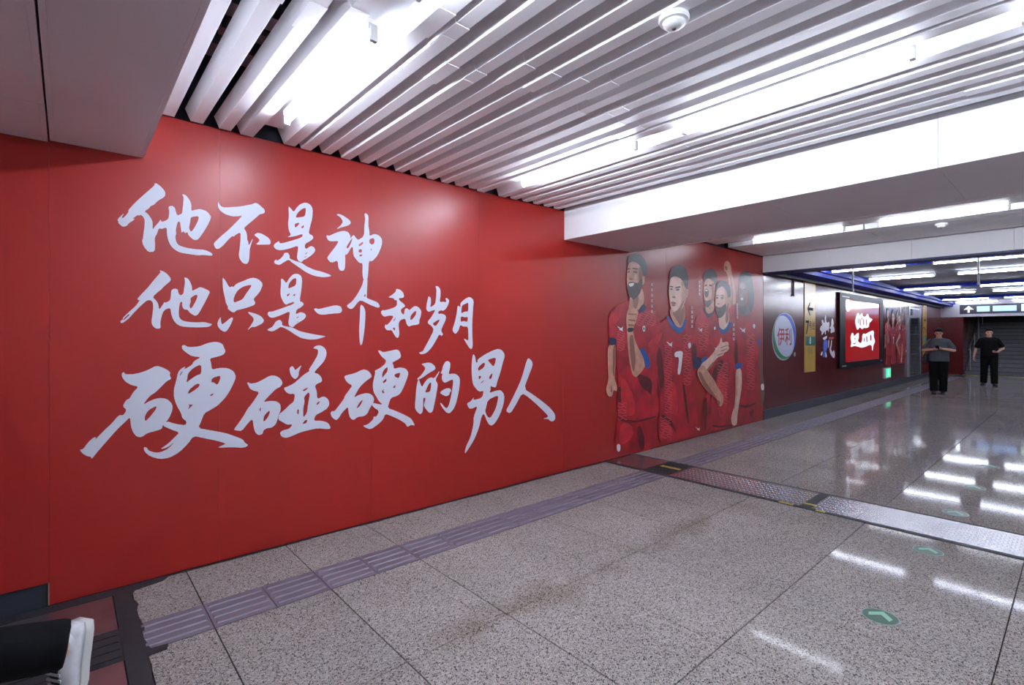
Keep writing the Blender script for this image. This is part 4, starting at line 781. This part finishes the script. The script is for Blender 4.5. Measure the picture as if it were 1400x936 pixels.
def person(name, label, loc, heading, J, shirt_m, trouser_m, shirt_len=.86, girth=1.0, shoe_m=(M_shoeb, M_sole, M_sole), hair_long=False, nod=0.0, laces=False):
    root = thing(name, label, 'person', loc)
    X = Matrix.Translation(V(loc)) @ Matrix.Rotation(heading, 4, 'Z')
    def put(mb): mb.v = [tuple(X @ V(v)) for v in mb.v]; return mb
    hd = V(J['head']); R = Matrix.Rotation(nod, 3, 'Y')
    H = lambda x_, y_, z_: hd + R @ V((x_, y_, z_))
    hip, chest, neck = V(J['hip']), V(J['chest']), V(J['neck'])
    b = MB()
    b.ell(H(-.008, 0, .02), (.098, .077, .105), R); b.ell(H(.022, 0, -.055), (.068, .058, .066), R); b.ell(H(.09, 0, -.018), (.018, .014, .024), R, 10, 7)
    b.ell(H(.062, 0, -.092), (.03, .028, .022), R, 10, 7)
    for s_ in (-1, 1): b.ell(H(-.01, s_ * .078, -.012), (.018, .009, .030), R, 10, 7)
    limb(b, (H(-.03, 0, -.05), neck), (.056, .062))
    limb(b, (neck - V((0, 0, .04)), chest, hip), (.07, .13, .12))
    for s_, A in ((1, J['armL']), (-1, J['armR'])):
        sh, el, wr, hdir, hn, cl = A
        limb(b, (neck + V((0, s_ * .06, -.06)), sh), (.06, .062)); limb(b, (sh, el, wr), (.052, .042, .028)); hand(b, wr, hdir, hn, s_, cl)
    for s_, Lg in ((1, J['legL']), (-1, J['legR'])):
        kn, an, ta = Lg[:3]; limb(b, (hip + V((0, s_ * .09, -.02)), kn, an), (.085, .055, .036)); limb(b, (an, V(an) + V(ta).normalized() * .10 - V(Lg[3]).normalized() * .045), (.034, .024))
    body = remesh(put(b).build('body', SKIN, root, True), .0075, 2)
    g = girth
    sh_ = MB(); up = V((0, 0, 1))
    loft(sh_, [(neck + V((0, 0, -.01)), V((.062, 0, 0)), V((0, .072, 0))), (neck + V((0, 0, -.05)), V((.095, 0, 0)), V((0, .16, 0))), (neck * .45 + chest * .55 + V((0, 0, .02)), V((.128 * g, 0, 0)), V((0, .196 * g, 0))), (chest, V((.142 * g, 0, 0)), V((0, .190 * g, 0))),
               (chest * .4 + hip * .6, V((.148 * g, 0, 0)), V((0, .182 * g, 0))), (V((hip.x, 0, shirt_len)), V((.152 * g, 0, 0)), V((0, .188 * g, 0)))])
    for s_, A in ((1, J['armL']), (-1, J['armR'])):
        sh, el = V(A[0]), V(A[1]); limb(sh_, (neck + V((0, s_ * .07, -.065)), sh), (.066, .068)); d = (el - sh); sh_.tube(sh, sh + d * .74, .064 * g, .068 * g, 14, dome=2)
    shirt = remesh(put(sh_).build('shirt', shirt_m, root, True), .011, 3)
    t_ = MB()
    loft(t_, [(hip + V((0, 0, .08)), V((.125 * g, 0, 0)), V((0, .165 * g, 0))), (hip, V((.132 * g, 0, 0)), V((0, .175 * g, 0))), (hip - V((0, 0, .10)), V((.125 * g, 0, 0)), V((0, .17 * g, 0)))])
    for s_, Lg in ((1, J['legL']), (-1, J['legR'])):
        kn, an = V(Lg[0]), V(Lg[1]); limb(t_, (hip + V((0, s_ * .09, -.03)), kn), (.106 * g, .082 * g)); t_.tube(kn, an + (an - kn).normalized() * .02, .082 * g, .076 * g, 16)
    remesh(put(t_).build('trousers', trouser_m, root, True), .011, 3)
    for s_, Lg in ((1, J['legL']), (-1, J['legR'])):
        kn, an, ta, nrm = V(Lg[0]), V(Lg[1]), V(Lg[2]), V(Lg[3]); a_, w_, n_ = basis(ta, nrm)
        put(MB().tube(an - n_ * .02 + a_ * .005, an + (kn - an).normalized() * .10, .037, .040, 14, dome=2)).build('sock', shoe_m[0], root, True)
        shoe(root, an - a_ * .055 - n_ * .085, a_, n_, shoe_m[0], shoe_m[1], shoe_m[2], X, laces)
    hm = MB(); hm.ell(H(-.022, 0, .045), (.100, .086, .092), R); hm.ell(H(-.05, 0, -.01), (.062, .080, .072), R); hm.ell(H(.035, 0, .092), (.070, .074, .042), R)
    remesh(put(hm).build('hair', HAIR, root, True), .008, 1)
    for s_ in (-1, 1):
        put(MB().ell(H(.083, s_ * .031, .004), (.008, .013, .007), R, 10, 7)).build('eye', EYE, body, True)
        put(MB().ell(H(.087, s_ * .033, .026), (.007, .021, .005), R, 10, 7)).build('eyebrow', HAIR, body, True)
    put(MB().ell(H(.084, 0, -.058), (.008, .023, .007), R, 10, 7)).build('mouth', LIP, body, True)
    return root, X, put
# man looking at his phone
JA = dict(head=(.06, 0, 1.575), hip=(0, 0, .92), chest=(.0, 0, 1.22), neck=(.0, 0, 1.45),
  armL=((0, .165, 1.355), (.06, .30, 1.13), (.28, .07, 1.17), (.75, -.55, .2), (-.3, -.4, .85), .55), armR=((0, -.165, 1.355), (.06, -.30, 1.13), (.28, -.09, 1.15), (.75, .55, .2), (-.3, .4, .85), .55),
  legL=((.05, .09, .50), (-.05, .08, .092), (1, 0, -.12), (.12, 0, 1)), legR=((.09, -.10, .50), (.12, -.09, .088), (1, 0, 0), (0, 0, 1)))
r1, XA, putA = person('person', 'man in a grey T-shirt looking down at a phone in his hands', (16.98, 2.50, 0), math.atan2(-2.5, -16.98) - .05, JA, mat('grey T-shirt', (74, 80, 88), .85, noise=(20, .08)), M_bt, .84, 1.14, nod=.32)
ph = thing('phone', 'dark phone held in the hands of the man in grey', 'phone', tuple(XA @ V((.38, -.01, 1.20))))
Rp = Matrix.Rotation(-.7, 3, 'Y')
def slab(c, r_): return [V(c) + Rp @ V((a * r_[0], b * r_[1], d * r_[2])) for a in (-1, 1) for b in (-1, 1) for d in (-1, 1)]
FB = [(0, 1, 3, 2), (4, 6, 7, 5), (0, 4, 5, 1), (2, 3, 7, 6), (0, 2, 6, 4), (1, 5, 7, 3)]
putA(MB().add(slab((.385, -.01, 1.205), (.075, .036, .004)), FB)).build('phone_body', M_bf, ph)
putA(MB().add(slab((.382, -.01, 1.2095), (.070, .033, .0006)), FB)).build('phone_screen', mat('phone screen', (90, 110, 140), .1, emit=(120, 140, 170), power=.4), ph)
bg = thing('shoulder_bag', 'black shoulder bag hanging at the hip of the man in grey', 'bag', tuple(XA @ V((.02, -.27, .78))))
mb = MB(); loft(mb, [(V((.02, -.27, .78)), V((.14, 0, 0)), V((0, .045, 0))), (V((.02, -.27, .82)), V((.155, 0, 0)), V((0, .06, 0))), (V((.02, -.265, .98)), V((.15, 0, 0)), V((0, .055, 0))), (V((.02, -.26, 1.05)), V((.13, 0, 0)), V((0, .03, 0)))], 16); putA(mb).build('bag_body', M_rub, bg, True)
mb = MB(); pts = [(.02, -.26, 1.03), (.10, -.255, 1.2), (.105, -.17, 1.38), (.03, -.10, 1.475), (-.06, -.10, 1.455), (-.125, -.17, 1.35), (-.10, -.26, 1.18), (.02, -.265, 1.03)]
for p, q in zip(pts[:-1], pts[1:]): mb.tube(p, q, .012, n=8, dome=2)
putA(mb).build('bag_strap', M_rub, bg, True)
putA(MB().box(.08, .12, -.318, -.314, .86, .90)).build('bag_tag', mat('small white tag', (210, 210, 210), .5), bg)
# man in black walking towards the camera
JB = dict(head=(.03, 0, 1.60), hip=(0, 0, .93), chest=(.0, 0, 1.23), neck=(0, 0, 1.47),
  armL=((0, .168, 1.38), (-.02, .30, 1.13), (.16, .17, 1.02), (.8, -.6, -.1), (0, -.5, .8), .7), armR=((0, -.168, 1.38), (-.06, -.29, 1.12), (-.05, -.34, .87), (.1, -.1, -1), (.3, .9, 0), .5),
  legL=((.10, .10, .50), (.10, .11, .088), (1, .1, 0), (0, 0, 1)), legR=((-.01, -.11, .50), (-.10, -.12, .10), (1, -.25, -.15), (.15, 0, 1)))
person('person', 'man in a black T-shirt and black trousers walking before the stairs', (20.86, 1.90, 0), math.atan2(-1.9, -20.86) + .05, JB, mat('black T-shirt', (9, 9, 12), .9, spec=.2, noise=(20, .1)), M_bt, .88, 1.08, nod=.08)
# walker leaving the picture at the left: only the raised rear foot is in view
M_wu = mat('white sneaker upper', (206, 208, 210), .6, noise=(60, .06)); M_ws = mat('white sneaker sole', (196, 196, 192), .55); M_wg = mat('grey sneaker tongue', (44, 46, 48), .8)
JC = dict(head=(.06, 0, 1.61), hip=(0, 0, .93), chest=(.03, 0, 1.24), neck=(.04, 0, 1.48),
  armL=((.03, .205, 1.41), (.10, .26, 1.14), (.27, .24, 1.0), (.7, -.1, -.6), (0, -.9, .2), .5), armR=((.03, -.205, 1.41), (.0, -.27, 1.13), (.12, -.27, .90), (.4, 0, -1), (0, .9, .2), .5),
  legL=((-.02, .09, .50), (-.43, .09, .43), (.13, .05, -1), (1, .75, .13)), legR=((.14, -.09, .51), (.16, -.09, .088), (1, 0, 0), (0, 0, 1)))
person('person', 'walker in black trousers and white sneakers leaving at the left edge', (-.45, 2.44, 0), math.pi, JC, mat('dark jacket', (26, 27, 32), .85), M_bt, .86, 1.08, shoe_m=(M_wu, M_ws, M_wg), laces=True)
